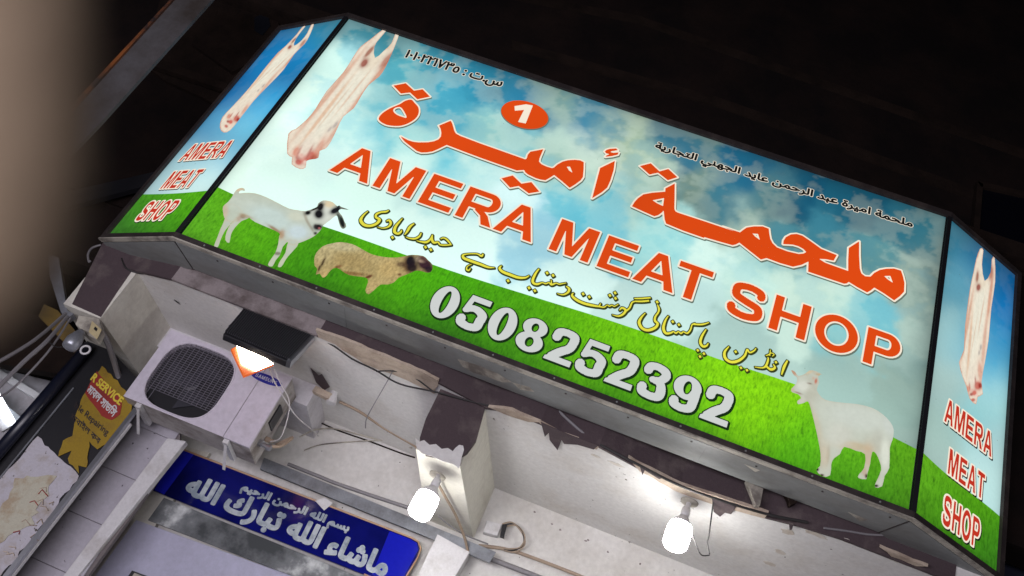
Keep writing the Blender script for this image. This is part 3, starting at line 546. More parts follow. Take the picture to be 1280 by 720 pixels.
# ---- printed animals and carcasses: silhouette + painted colours
def picture(name, panel, loops, base, blobs, parent, cell=.005, streak=(0.06, 30, 1.0), edge=(None, 0), off=.0024, label=None, seed=0):
    xs, ys, F = field(loops, cell, .002); v, f = contour(xs, ys, F, merge=False); uv = np.array(v); px = panel.px(uv)
    c = np.tile(srgb(base), (len(uv), 1))
    ii = np.clip(((uv[:, 0] - xs[0]) / cell).astype(int), 0, len(xs) - 1); jj = np.clip(((uv[:, 1] - ys[0]) / cell).astype(int), 0, len(ys) - 1)
    dist = -F[jj, ii]
    if edge[0] is not None: w = np.exp(-np.clip(dist, 0, None) / edge[1])[:, None] * .75; c = c * (1 - w) + srgb(edge[0]) * w
    for x, y, rx, ry, ang, col, a in blobs:
        t = math.radians(ang); dx = px[:, 0] - x; dy = px[:, 1] - y; p = dx * math.cos(t) + dy * math.sin(t); q = -dx * math.sin(t) + dy * math.cos(t)
        w = (np.clip(1.6 * np.exp(-((p / rx) ** 2 + (q / ry) ** 2) * 1.1), 0, 1) * a)[:, None]; c = c * (1 - w) + srgb(col) * w
    n = fbm(uv[:, 0], uv[:, 1], streak[1], 4, 3.3 + seed, streak[2]); c = c * np.clip(1 + streak[0] * 2 * n, .3, 1.6)[:, None]
    o = mesh(name, [panel.w(a, b, off) for a, b in uv], f, ML['art'], parent, cols=np.clip(c, 0, 1.2))
    if label: o['label'] = label
    return o
Kg = (260, 230, 7.111)
def pc(panel, K, L, sm=2): q = panel.crop(*K, L); return solid(catmull(q, sm, True) if sm else q)
def bl(K, L): return [(K[0] + x / K[2], K[1] + y / K[2], rx / K[2], ry / K[2], a, c, k) for x, y, rx, ry, a, c, k in L]
gl = pc(FP, Kg, [(215, 115), (235, 78), (262, 48), (298, 36), (325, 45), (327, 65), (310, 60), (285, 62), (275, 85), (330, 80), (420, 85), (520, 120), (620, 170), (720, 220), (800, 235), (865, 243), (930, 222), (970, 203), (982, 172), (1025, 148), (1070, 152), (1110, 165), (1150, 200), (1165, 190), (1185, 205), (1262, 234), (1185, 224), (1160, 245), (1192, 285), (1215, 340), (1230, 380), (1200, 402), (1175, 378), (1158, 320), (1143, 280), (1090, 320), (1025, 370), (1010, 400), (965, 450), (900, 490), (800, 530), (740, 540), (660, 480), (630, 435), (540, 392), (420, 340), (370, 305), (300, 270), (260, 330), (180, 330), (145, 300), (132, 240), (135, 200), (180, 160)])
gl += pc(FP, Kg, [(140, 200), (135, 250), (150, 310), (112, 400), (82, 480), (55, 552), (88, 562), (112, 500), (150, 420), (220, 335), (300, 250), (220, 180)])
gl += pc(FP, Kg, [(250, 320), (200, 360), (165, 430), (155, 500), (190, 525), (205, 450), (240, 390), (300, 330), (370, 300), (300, 260)])
gl += pc(FP, Kg, [(650, 420), (625, 530), (600, 612), (560, 670), (533, 722), (572, 735), (602, 680), (642, 630), (665, 560), (720, 500), (750, 450)])
gl += pc(FP, Kg, [(720, 500), (690, 610), (645, 680), (620, 735), (652, 738), (682, 690), (712, 645), (762, 590), (805, 528)])
picture('goat_picture', FP, gl, (190, 200, 184), bl(Kg, [(300, 170, 160, 60, 10, (200, 208, 194), .7), (150, 240, 30, 60, 0, (205, 180, 150), .6), (560, 300, 200, 90, 20, (200, 218, 214), .8), (600, 410, 70, 14, 35, (150, 110, 70), .8), (655, 450, 25, 40, 20, (175, 130, 85), .7), (310, 290, 25, 20, 0, (130, 95, 70), .7),
    (340, 290, 60, 14, 20, (170, 150, 120), .6), (275, 310, 20, 22, 0, (170, 140, 120), .5), (620, 620, 30, 14, 0, (90, 75, 50), .7), (800, 430, 90, 60, 0, (205, 222, 228), .8), (780, 290, 70, 40, 10, (212, 215, 195), .7), (870, 300, 12, 60, -20, (120, 95, 60), .6), (905, 370, 10, 70, -30, (150, 140, 120), .7),
    (1010, 260, 120, 90, 0, (222, 226, 215), .9), (1080, 180, 50, 30, 0, (225, 205, 165), .8), (985, 270, 42, 42, 0, (18, 18, 22), 1), (1000, 205, 28, 42, 20, (20, 18, 22), 1), (960, 218, 60, 9, -25, (35, 32, 30), 1), (888, 258, 26, 18, -15, (10, 10, 12), 1), (1130, 238, 48, 26, -25, (22, 22, 28), 1), (1160, 215, 15, 30, 0, (15, 15, 18), 1),
    (1222, 225, 60, 8, 15, (60, 70, 70), .8), (1190, 340, 24, 65, -18, (22, 26, 26), 1), (1160, 290, 14, 30, -20, (60, 75, 65), .9), (980, 385, 40, 26, 0, (20, 18, 22), 1), (955, 380, 14, 20, 0, (45, 40, 40), .9), (990, 395, 10, 8, 0, (210, 120, 120), .7), (955, 440, 14, 12, 0, (20, 16, 16), .9), (100, 480, 30, 70, 20, (190, 190, 165), .5), (640, 690, 80, 40, 0, (195, 200, 165), .4), (280, 50, 40, 12, -10, (225, 190, 150), .6)]),
    front, streak=(0.03, 22, 1.0), edge=((198, 190, 165), .007), label='print of a white goat with black face patches')
Ks = (380, 290, 7.111)
picture('sheep_picture', FP, pc(FP, Ks, [(92, 240), (108, 190), (165, 130), (250, 103), (330, 92), (430, 110), (500, 145), (580, 190), (650, 213), (750, 228), (830, 228), (900, 215), (960, 205), (1060, 215), (1100, 250), (1140, 290), (1140, 340), (1108, 366), (1050, 352), (1000, 345), (960, 360), (900, 385), (840, 410), (800, 450), (740, 470), (680, 470), (620, 522), (570, 556), (545, 520), (568, 450), (558, 412), (500, 400), (400, 385), (340, 350), (290, 320), (240, 340), (200, 392), (165, 408), (140, 372), (104, 382), (118, 330), (93, 300)]),
    (178, 158, 108), bl(Ks, [(330, 130, 170, 40, 5, (196, 186, 146), .8), (180, 200, 90, 70, 0, (190, 176, 132), .7), (170, 270, 9, 45, 25, (50, 32, 18), .95), (135, 325, 9, 30, 20, (60, 40, 22), .9), (305, 310, 34, 12, -15, (110, 52, 25), .9), (420, 370, 120, 16, 5, (128, 92, 48), .8), (575, 400, 34, 12, -20, (95, 45, 25), .95), (700, 260, 140, 40, 0, (190, 170, 120), .6), (760, 330, 90, 80, 0, (196, 168, 110), .6), (420, 270, 180, 60, 10, (165, 142, 92), .6),
    (620, 480, 60, 40, -40, (196, 172, 118), .7), (180, 380, 40, 30, 0, (195, 165, 110), .6), (920, 300, 40, 60, 0, (120, 78, 45), .7), (860, 290, 40, 22, 0, (70, 42, 35), .7), (850, 380, 14, 10, 0, (90, 30, 15), .8), (950, 265, 50, 60, 0, (25, 20, 28), 1), (960, 320, 50, 40, 0, (30, 20, 26), .95), (1020, 240, 30, 26, 0, (165, 150, 125), .9), (1075, 290, 70, 50, 20, (58, 34, 42), 1), (1060, 235, 34, 16, 20, (95, 60, 62), .9), (1040, 262, 26, 12, 10, (165, 140, 120), .8), (1110, 335, 36, 30, 0, (38, 24, 36), .95)]),
    front, streak=(0.18, 45, 1.8), edge=((150, 140, 80), .006), label='print of a tan sheep with dark head', off=.0030)
Kw = (960, 450, 4)
picture('goat_picture', FP, pc(FP, Kw, [(113, 50), (135, 60), (150, 80), (180, 72), (195, 60), (225, 58), (262, 74), (250, 84), (255, 115), (243, 150), (270, 190), (310, 206), (380, 215), (450, 222), (520, 240), (570, 270), (610, 310), (628, 350), (622, 400), (608, 440), (606, 540), (582, 580), (570, 632), (532, 637), (545, 600), (565, 550), (558, 510), (540, 470), (520, 460), (510, 520), (496, 570), (490, 597), (450, 590), (456, 570), (480, 540), (485, 472), (440, 455), (380, 435), (360, 470), (330, 492), (316, 520), (310, 577), (270, 582), (240, 550), (260, 530), (262, 470), (250, 400), (235, 330), (215, 250), (200, 208), (180, 215), (150, 222), (146, 205), (165, 192), (150, 172), (120, 162), (116, 145), (140, 120), (145, 90), (130, 78)]) + stroke(FP.crop(*Kw, [(192, 70, 9), (212, 56, 9), (240, 60, 8), (272, 76, 3)]), 4) + stroke(FP.crop(*Kw, [(188, 74, 8), (204, 60, 7), (224, 56, 4)]), 4),
    (196, 202, 188), bl(Kw, [(215, 150, 30, 60, -10, (176, 168, 148), .35), (215, 300, 14, 90, -12, (160, 150, 126), .6), (250, 420, 12, 70, -8, (165, 158, 132), .6), (300, 470, 8, 50, 5, (160, 150, 128), .5), (380, 380, 30, 50, 20, (178, 176, 160), .5), (545, 400, 26, 60, 0, (182, 180, 166), .5), (450, 290, 160, 60, 10, (205, 212, 202), .8), (420, 430, 90, 22, 8, (196, 176, 140), .7), (500, 480, 25, 60, 0, (200, 175, 145), .7), (350, 380, 60, 60, 0, (208, 210, 198), .8), (240, 330, 22, 90, -15, (200, 190, 165), .6), (280, 480, 25, 60, 0, (205, 190, 165), .6), (239, 106, 6, 13, 10, (196, 95, 66), .8), (226, 92, 6, 8, 0, (205, 165, 140), .5), (205, 118, 12, 4, 10, (110, 80, 65), .9), (130, 62, 12, 16, -30, (190, 140, 110), .8), (255, 74, 20, 5, 10, (190, 165, 130), .8), (205, 62, 16, 6, -10, (215, 195, 160), .7), (123, 150, 8, 6, 0, (205, 165, 145), .6), (175, 130, 30, 26, 0, (222, 224, 212), .7), (165, 200, 18, 14, 0, (205, 200, 185), .6), (150, 165, 20, 4, 20, (150, 115, 95), .7), (245, 548, 8, 8, 0, (40, 30, 25), 1), (268, 577, 10, 6, 0, (60, 40, 30), 1), (490, 580, 6, 10, 0, (45, 30, 25), 1), (540, 630, 10, 6, 0, (40, 30, 25), 1), (585, 470, 20, 70, 0, (226, 230, 216), .7), (605, 330, 26, 50, -20, (205, 212, 205), .6), (480, 560, 12, 20, 0, (190, 150, 120), .5)]),
    front, streak=(0.022, 30, 1.0), edge=((190, 185, 165), .007), label='print of a white horned goat standing on the grass')
def carcass(panel, loops, pxs, parent, lab):
    """pxs maps (along 0..1 from the shanks to the neck, across -1..1) to photo pixels for the colour patches"""
    B = []
    def p(s, t): a = np.array(pxs); k = s * (len(a) - 1); i = min(int(k), len(a) - 2); q = a[i] * (1 - k + i) + a[i + 1] * (k - i); d = a[i + 1] - a[i]; d = d[:2] / np.linalg.norm(d[:2]); n = np.array([-d[1], d[0]]); w = q[2]; return q[0] + n[0] * t * w, q[1] + n[1] * t * w, w, math.degrees(math.atan2(d[1], d[0]))
    for s, t, rl, rw, col, a in [(.45, 0, 3.6, .6, (236, 232, 214), .9), (.2, .1, 1.0, .5, (230, 214, 190), .7), (.30, -.80, 2.2, .14, (205, 130, 98), .7), (.14, -.8, .9, .25, (165, 75, 50), .7), (.5, .82, 3.0, .12, (205, 135, 102), .6), (.25, .4, .35, .2, (150, 65, 55), .9), (.18, .7, .6, .14, (150, 70, 45), .8), (.6, -.85, 2.0, .14, (212, 150, 125), .6), (.42, -.2, 1.4, .05, (215, 165, 135), .5), (.55, .1, 1.5, .04, (216, 180, 150), .5), (.6, .35, 2.4, .10, (222, 175, 140), .7), (.62, -.6, .25, .08, (130, 120, 128), .5), (.66, -.5, .2, .07, (130, 120, 128), .45),
                                 (.9, -.6, .5, .4, (200, 75, 60), .85), (.95, -.2, .35, .3, (205, 70, 55), .85), (.96, .2, .2, .2, (160, 30, 25), .8), (.9, -.9, .3, .2, (150, 35, 30), .9), (.92, .5, .4, .25, (215, 130, 105), .8), (.80, -.75, .8, .18, (210, 130, 105), .6), (.87, -.35, .5, .08, (170, 60, 50), .8), (.9, .3, .4, .08, (175, 70, 55), .7), (.85, .0, .8, .3, (236, 222, 205), .7), (1.0, 0, .25, .3, (190, 60, 45), .8), (.05, 0, .5, .6, (220, 190, 160), .6), (.97, -.5, .15, .15, (240, 205, 190), .9), (.93, .05, .15, .15, (235, 190, 175), .9)]:
        x, y, w, ang = p(s, t); B.append((x, y, rl * w, rw * w, ang, col, a))
    return picture('carcass_picture', panel, loops, (238, 226, 206), B, parent, cell=.0045, streak=(0.05, 26, 2.0), edge=((196, 112, 82), .005), label=lab)
Kf = (350, 30, 3.789)
carcass(FP, pc(FP, Kf, [(486, 28), (502, 34), (472, 70), (447, 108), (450, 162), (492, 128), (528, 92), (545, 50), (562, 54), (550, 90), (530, 140), (500, 205), (470, 250), (420, 290), (380, 350), (350, 400), (300, 440), (270, 500), (240, 560), (215, 592), (188, 602), (182, 635), (152, 642), (126, 650), (122, 680), (95, 688), (55, 665), (58, 632), (34, 615), (40, 520), (75, 498), (130, 450), (170, 400), (220, 320), (300, 230), (345, 160), (380, 110), (430, 72)]),
        [(490, 50, 10), (468, 75, 17), (440, 110, 22), (412, 145, 21), (385, 180, 20), (373, 203, 14)], front, 'print of a hanging carcass on the front panel')

# ---- angled end panels
leftp = mesh('side_panel', [LP.w(u, v, -0.02) for u, v in ((0, 0), (SW, 0), (SW, H), (0, H))], [(0, 1, 2, 3)], ML['ink'], sign); leftp['label'] = 'angled left end panel'
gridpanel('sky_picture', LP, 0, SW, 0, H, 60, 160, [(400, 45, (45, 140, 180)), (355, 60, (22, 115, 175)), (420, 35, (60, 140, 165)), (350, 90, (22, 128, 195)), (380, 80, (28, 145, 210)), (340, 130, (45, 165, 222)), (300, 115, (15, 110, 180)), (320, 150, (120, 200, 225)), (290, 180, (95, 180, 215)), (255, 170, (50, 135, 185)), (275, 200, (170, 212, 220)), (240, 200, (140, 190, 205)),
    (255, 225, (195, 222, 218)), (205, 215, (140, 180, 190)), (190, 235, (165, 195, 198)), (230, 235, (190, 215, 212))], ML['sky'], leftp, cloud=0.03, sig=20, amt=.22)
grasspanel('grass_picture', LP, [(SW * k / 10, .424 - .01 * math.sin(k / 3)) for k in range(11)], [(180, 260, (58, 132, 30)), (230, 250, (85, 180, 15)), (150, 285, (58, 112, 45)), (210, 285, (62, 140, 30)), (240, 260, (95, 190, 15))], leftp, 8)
rightp = mesh('side_panel', [RP.w(u, v, -0.02) for u, v in ((0, 0), (SW, 0), (SW, H), (0, H))], [(0, 1, 2, 3)], ML['ink'], sign); rightp['label'] = 'angled right end panel'
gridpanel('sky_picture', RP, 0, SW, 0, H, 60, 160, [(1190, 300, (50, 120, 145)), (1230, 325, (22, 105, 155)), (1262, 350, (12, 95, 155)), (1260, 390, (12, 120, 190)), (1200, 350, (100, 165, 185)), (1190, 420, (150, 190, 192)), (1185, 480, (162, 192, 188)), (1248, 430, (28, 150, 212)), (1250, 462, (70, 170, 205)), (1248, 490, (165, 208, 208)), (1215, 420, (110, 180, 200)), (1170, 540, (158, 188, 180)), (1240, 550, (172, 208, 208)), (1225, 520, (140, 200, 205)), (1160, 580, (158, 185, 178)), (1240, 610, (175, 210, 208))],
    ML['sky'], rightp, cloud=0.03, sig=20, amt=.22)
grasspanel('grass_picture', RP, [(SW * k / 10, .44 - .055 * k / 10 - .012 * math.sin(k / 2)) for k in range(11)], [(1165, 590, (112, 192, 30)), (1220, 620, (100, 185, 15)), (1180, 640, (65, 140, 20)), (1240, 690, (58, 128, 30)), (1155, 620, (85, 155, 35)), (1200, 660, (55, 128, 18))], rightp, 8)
RD = [(0.012, (0.008, -0.009), ML['ink']), (0.012, (0, 0), ML['cream']), (0, (0, 0), ML['red'])]
for pan, par, rows in ((LP, leftp, [('AMERA', SW - .665, SW - .170, .785, .975), ('MEAT', SW - .610, SW - .265, .472, .662), ('SHOP', SW - .600, SW - .245, .140, .335)]),
                       (RP, rightp, [('AMERA', .175, .645, .768, .955), ('MEAT', .256, .600, .420, .607), ('SHOP', .252, .590, .065, .268)])):
    for wd, a, b, c, d in rows:
        for ch, L in zip(wd, wordfit(wd, a, b, c, d, .21, .17)): ink('letter', pan, L, RD, .0042, par, label='red letter %s with cream edge' % ch)
lk = [(378, 34), (371, 43), (357, 58), (347, 66.7), (330, 87), (311, 111), (291, 133), (278, 147), (275, 160), (280, 166), (288, 163), (299, 150), (316, 128), (330, 113), (340, 103), (355, 87), (368, 68), (381, 55), (387, 45), (392.5, 31), (389, 31.5), (384, 42), (376, 52), (367.5, 57.5), (370, 49), (378, 38), (382, 33)]
carcass(LP, solid(catmull([LP.uv(*q) for q in lk], 2, True)), [(385, 38, 4), (370, 56, 8), (350, 78, 11), (327, 100, 11), (300, 133, 10), (283, 158, 7)], leftp, 'print of a hanging carcass on the left end')
Kr = (1180, 300, 3.27)
carcass(RP, pc(RP, Kr, [(146, 36), (160, 42), (154, 100), (165, 168), (190, 132), (194, 80), (206, 74), (208, 170), (192, 280), (182, 400), (166, 500), (152, 580), (158, 630), (136, 642), (130, 672), (104, 650), (90, 600), (75, 560), (60, 500), (80, 450), (85, 350), (105, 200), (120, 130), (130, 80)]),
        [(1232, 318, 7), (1229, 350, 12), (1224, 390, 15), (1217, 430, 15), (1214, 465, 14), (1216, 500, 8)], rightp, 'print of a hanging carcass on the right end')

# ---- sheet metal box, trims
def offset_in(pl, d):
    pl = [np.array(p, float) for p in pl]; out = []
    for i, p in enumerate(pl):
        ns = []
        if i > 0: t = pl[i] - pl[i - 1]; ns.append(np.array([-t[1], t[0]]) / np.linalg.norm(t))
        if i < len(pl) - 1: t = pl[i + 1] - pl[i]; ns.append(np.array([-t[1], t[0]]) / np.linalg.norm(t))
        n = sum(ns); n /= np.linalg.norm(n); out.append(p + n * d / (n @ ns[0]))
    return out
outer = [Lo + (Lo - Lc) / SW * .045, Lc, Rc, Ro + (Ro - Rc) / SW * .045]
def strip(m, d0, d1, z0, z1, mi=0):
    a = offset_in(outer, d0); b = offset_in(outer, d1)
    for i in range(3):
        q = [a[i], a[i + 1], b[i + 1], b[i]]; m.prism([(p[0], p[1], z0) for p in q], (0, 0, z1 - z0), mi)
    return m
strip(MB(), 0.025, .30, Z0 - .052, Z0 + H + .05).build('cabinet', MT['zinc'], sign)
strip(MB(), -.022, .024, Z0 - .045, Z0 - .002).build('bottom_trim', MT['trim'], sign)
strip(MB(), -.026, .012, Z0 - .056, Z0 - .0455).build('bottom_lip', MT['lip'], sign)
strip(MB(), -.022, .024, Z0 + H + .002, Z0 + H + .05).build('top_trim', MT['trim'], sign)
for c in (Lc, Rc):
    MB().box(c[0] - .015, c[0] + .015, -.020, .02, Z0 - .002, Z0 + H + .002).build('corner_post', MT['black'], sign)
for c, p in ((Lo, LP), (Ro, RP)):
    s = -1 if c is Lo else 1; a = c + (c - (Lc if s < 0 else Rc)) / SW * .022; n = p.n[:2]
    MB().bar((a[0], a[1], Z0 - .002), (a[0], a[1], Z0 + H + .002), .045, .05, 0, side=(n[0], n[1], 0)).build('end_post', MT['trim'], sign)
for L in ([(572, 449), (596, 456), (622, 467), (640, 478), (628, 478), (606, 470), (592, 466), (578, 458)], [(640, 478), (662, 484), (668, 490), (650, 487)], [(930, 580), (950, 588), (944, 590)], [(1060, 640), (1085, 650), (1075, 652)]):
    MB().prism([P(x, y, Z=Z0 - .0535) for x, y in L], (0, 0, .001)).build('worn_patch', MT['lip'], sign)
for x in np.arange(-2.3, 2.4, .42):
    MB().lathe((x, -.023, Z0 - .024), (0, -1, 0), [(0, .007), (.003, .006)], 8).build('screw', MT['zinc'], sign)
    MB().lathe((x + .1, .06, Z0 - .053), (0, 0, -1), [(0, .008), (.003, .006)], 8).build('screw', MT['trim'], sign)
# seams and scratches of the underside, mitre joints
mi_ = offset_in(outer, .30); lo_ = offset_in(outer, 0.02)
for k in (1, 2): MB().bar((*lo_[k], Z0 - .054), (*mi_[k], Z0 - .054), .006, .004, 0, side=(0, 0, 1)).build('seam', MT['trim'], sign)
for x in (-1.25, .02, 1.26): MB().bar((x, .03, Z0 - .0535), (x, .30, Z0 - .0535), .003, .003, 0, side=(0, 0, 1)).build('seam', MT['zinc'], sign)

# ---------------------------------------------------------------- the shop building round it
CZ = 4.244; WY = 1.75
bld = empty('shop_building', 'old plastered shop front with peeling purple fascia and white porch ceiling under the sign', 'building', (0, 0, 0))
edgeR = [P(x, y, Z=CZ)[:2] for x, y in [(609, 508), (640, 512), (676, 527), (700, 540), (750, 556), (800, 583), (850, 608), (890, 622), (940, 640), (1000, 655), (1060, 664), (1100, 680), (1160, 705), (1200, 722), (1290, 757), (1400, 800)]]
edgeL = [P(x, y, Z=CZ)[:2] for x, y in [(172, 335), (215, 346), (250, 352), (300, 368), (340, 381), (395, 406), (440, 421), (490, 444), (550, 472)]]
edge = edgeL + edgeR
edge = [(x, max(y, .335)) for x, y in edge]; print('EDGE', [(round(x, 2), round(y, 2)) for x, y in edge])
edge[0] = (-3.0, .45)
# ceiling slabs
def slab(name, poly, z0, z1, mat, parent): return MB().prism([(x, y, z0) for x, y in poly], (0, 0, z1 - z0)).build(name, mat, parent)
cp = [(x, y + .018) for x, y in edge] + [(5.2, WY + .2), (-3.0, WY + .2)]
cp[-3] = (5.2, .4)
slab('porch_ceiling', cp, CZ, CZ + .12, MT['ceiling'], bld)
# fascia beam, front face follows the ragged ceiling edge
fa = [(-3.17, .45)] + [e for e in edge if e[0] < 3.02]
m = MB(); b = [(x, y + .025) for x, y in fa]
for i in range(len(fa) - 1): m.prism([(fa[i][0], fa[i][1], CZ - .012), (fa[i + 1][0], fa[i + 1][1], CZ - .012), (b[i + 1][0], b[i + 1][1], CZ - .012), (b[i][0], b[i][1], CZ - .012)], (0, 0, .75), 1 if -2.7 < (fa[i][0] + fa[i + 1][0]) / 2 < -1.45 else 0)
m.build('fascia_beam', [MT['purple'], MT['dirt']], bld)
# bare plaster where paint has fallen off along the ceiling edge, plus hanging paint flakes
def raggy(pts, z, th, mat, name, parent, jit=.02, lab=None):
    q = []
    for i in range(len(pts)):
        a, b_ = np.array(pts[i]), np.array(pts[(i + 1) % len(pts)]); n = max(1, int(np.linalg.norm(b_ - a) / .05))
        for k in range(n): q.append(a + (b_ - a) * k / n + rng.normal(0, jit, 2) * (1 if n > 1 else .3))
    o = MB().prism([(x, y, z) for x, y in q], (0, 0, th)).build(name, mat, parent)
    if lab: o['label'] = lab
    return o
Pz = lambda L, z=CZ - .016: [P(x, y, Z=z)[:2] for x, y in L]
raggy(Pz([(395, 413), (440, 428), (490, 450), (549, 476), (542, 492), (500, 472), (455, 455), (420, 432), (398, 422)]), CZ - .014, .02, MT['bare'], 'bare_plaster', bld, .006)
raggy(Pz([(610, 509), (640, 513), (676, 529), (660, 528), (630, 518)]), CZ - .014, .02, MT['bare'], 'bare_plaster', bld, .003)
raggy(Pz([(672, 527), (700, 542), (748, 559), (745, 562), (715, 553), (690, 545)]), CZ - .014, .02, MT['bare'], 'bare_plaster', bld, .003)
raggy(Pz([(785, 573), (850, 606), (900, 622), (960, 642), (955, 648), (900, 634), (850, 617), (800, 590)]), CZ - .014, .02, MT['bare'], 'bare_plaster', bld, .004)
raggy(Pz([(1100, 684), (1130, 697), (1160, 709), (1145, 708), (1115, 696)]), CZ - .014, .02, MT['bare'], 'bare_plaster', bld, .004)
for L in ([(676, 528), (681, 546), (686, 541), (687, 550), (697, 563), (702, 550), (705, 555), (722, 556), (742, 562), (748, 557), (710, 543)], [(800, 584), (803, 594), (806, 588), (824, 599), (830, 597), (815, 590)], [(890, 624), (892, 640), (900, 646), (906, 641), (914, 643), (920, 634), (905, 628)], [(986, 653), (987, 663), (990, 662), (992, 655)], [(388, 460), (398, 470), (402, 468), (412, 484), (405, 488), (395, 478)]):
    MB().prism([(*q, CZ - .020) for q in Pz(L, CZ - .02)], (0, 0, .004)).build('paint_flake', MT['purple'], bld)
stain = worn('brown_stain', (.52, .45, .37), (.66, .62, .56), 9, (.35, .6), .9)
for x, y, a, b_ in [(985, 665, 9, 4), (975, 690, 6, 3), (963, 705, 8, 3), (1020, 668, 14, 3), (1060, 676, 12, 2.5), (1120, 700, 10, 3), (770, 580, 9, 2), (745, 570, 6, 1.5)]:
    c = np.array(P(x, y, Z=CZ - .001)[:2]); L = [c + np.array([a * .006 * math.cos(t) * rng.uniform(.6, 1.2), b_ * .01 * math.sin(t) * rng.uniform(.6, 1.2)]) for t in np.linspace(0, 2 * np.pi, 14, endpoint=False)]
    MB().prism([(p[0], p[1], CZ - .003) for p in L], (0, 0, .002)).build('stain', stain, bld)
for i in range(12):
    x, y = rng.uniform(630, 1180), rng.uniform(545, 715); c = np.array(P(x, y, Z=CZ)[:2])
    if c[1] > WY - .05 or c[1] < .5 or c[0] > 3.2: continue
    L = [c + rng.uniform(.003, .007) * np.array([math.cos(t), math.sin(t)]) for t in np.linspace(0, 2 * np.pi, 6, endpoint=False)]
    MB().prism([(p[0], p[1], CZ - .003) for p in L], (0, 0, .002)).build('chip', MT['dirt'], bld)
for x, y in [(668, 640), (690, 655), (700, 662), (735, 675), (760, 690), (800, 705), (732, 628 + 48)]:
    c = P(x, y, Y=WY - .003); MB().prism([(c[0] + rng.uniform(.006, .014) * math.cos(t), WY - .003, c[2] + rng.uniform(.005, .011) * math.sin(t)) for t in np.linspace(0, 2 * np.pi, 7, endpoint=False)], (0, .002, 0)).build('chip', MT['dirt'], bld)
# back wall, with shallow pier behind the air conditioner
MB().box(-3.4, 5.2, WY, WY + .2, 2.2, CZ + .1).build('back_wall', worn('offwhite_wall', (0.66, 0.645, 0.62), (0.50, 0.47, 0.43), 1.6, (0.45, 0.75), 0.85, spots=-.05), bld)
MB().box(-2.87, -1.50, 1.16, WY - .002, 4.06, CZ - .001).build('wall_pier', MT['wall'], bld)
# left fin
MB().prism([(-3.17, .452, 3.81), (-2.872, .452, 3.81), (-2.785, 1.17, 3.81), (-2.74, WY, 3.81), (-3.17, WY, 3.81)], (0, 0, .7)).build('side_wall', MT['cream'], bld)
MB().prism([P(x, y, Y=.448) for x, y in [(130, 300), (168, 325), (163.7, 340), (145, 367), (126, 396), (110, 389), (90, 380)]], (0, .003, 0)).build('purple_paint', MT['purple'], bld)
# cross beam carrying the first bulb
BX0, BX1, BZ = -.50, -.165, 3.80
MB().prism([(BX0, .442, CZ + .1), (BX1 - .02, .442, CZ + .1), (BX1 + .03, .442, 4.0), (BX1 + .01, .442, BZ + .10), (BX1 - .04, .442, BZ + .02), (BX0 + .1, .442, BZ - .02), (BX0 + .02, .442, BZ + .06), (BX0, .442, 4.0)], (0, .06, 0)).build('beam_nose', MT['purple'], bld)
MB().prism([(BX0 + .02, .50, BZ), (BX1, .50, BZ), (-.005, WY, BZ), (BX0 + .1, WY, BZ)], (0, 0, CZ - BZ)).build('cross_beam', MT['cream'], bld)
raggy2 = [P(x, y, Y=.438) for x, y in [(519, 547), (524, 552), (530, 550), (537, 556), (545, 555), (552, 561), (560, 560), (566, 564), (569, 560), (574, 556), (579, 557), (580, 562), (577, 572), (574, 586), (566, 580), (552, 576), (540, 570), (528, 567), (521, 560)]]
MB().prism(raggy2, (0, .003, 0)).build('bare_plaster', MT['ceiling'], bld)
# upper facade
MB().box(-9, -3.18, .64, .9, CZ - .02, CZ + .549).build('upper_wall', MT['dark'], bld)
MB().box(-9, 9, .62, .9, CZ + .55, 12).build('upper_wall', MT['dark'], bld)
MB().box(-9, 9, .40, .62, Z0 + H + .25, Z0 + H + .42).build('ledge', MT['darkbrown'], bld)
# white pier to the right of the door, white ceiling return
q = [P(x, y, Y=1.55) for x, y in [(547, 668), (587, 690), (560, 735), (515, 735)]]
MB().prism(q, (0, .2, 0)).build('door_pier', MT['white'], bld)

# ---------------------------------------------------------------- shop door, transom and blue sign
DY = 1.62
door = empty('shop_door', 'white framed shop door with glass transom below the blue Arabic sign', 'door', (0, 0, 0))
def quad(L, Y, th, mat, name, parent): return MB().prism([P(x, y, Y=Y) for x, y in L], (0, th, 0)).build(name, mat, parent)
mg, tg, bgp = nt('transom_glass'); vv = coords(tg, (1, 1, 1)); n_ = noise(tg, vv, 3.0, 5)
tg.links.new(ramp(tg, n_, [(0.42, (0.07, 0.075, 0.08)), (0.58, (0.20, 0.21, 0.22)), (0.68, (0.6, 0.62, 0.62))]), bgp.inputs['Base Color']); bgp.inputs['Roughness'].default_value = 0.15  # pale blotches in the glass colour imitate reflections
bevel(quad([(209, 547), (233, 551), (41, 790), (24, 792)], 1.22, .07, MT['white'], 'frame_post', door), .008)
quad([(222, 556), (262, 566), (205, 640), (110, 790), (20, 790)], 1.69, .05, MT['cream'], 'door_jamb', door)
quad([(330, 572), (620, 690), (612, 703), (325, 586)], 1.60, .03, MT['alu'], 'frame_head', door)
quad([(170, 650), (560, 790), (480, 860), (60, 800)], 1.66, .03, worn('lavender_enamel', (0.48, 0.48, 0.62), (0.40, 0.39, 0.50), 2, (.4, .8), .35, bmp=.03), 'door_leaf', door)
quad([(205, 622), (520, 750), (500, 772), (185, 650)], 1.645, .012, mg, 'transom_glass', door)
quad([(165, 713), (200, 726), (190, 745), (150, 735)], 1.640, .015, MT['black'], 'letter_slot', door)
quad([(168, 716), (196, 727), (190, 740), (156, 734)], 1.634, .006, MT['lip'], 'slot_rim', door)
mb, tb, bb = nt('blue_acrylic'); vb = coords(tb)
gx = tb.nodes.new('ShaderNodeSeparateXYZ'); tb.links.new(vb, gx.inputs[0])
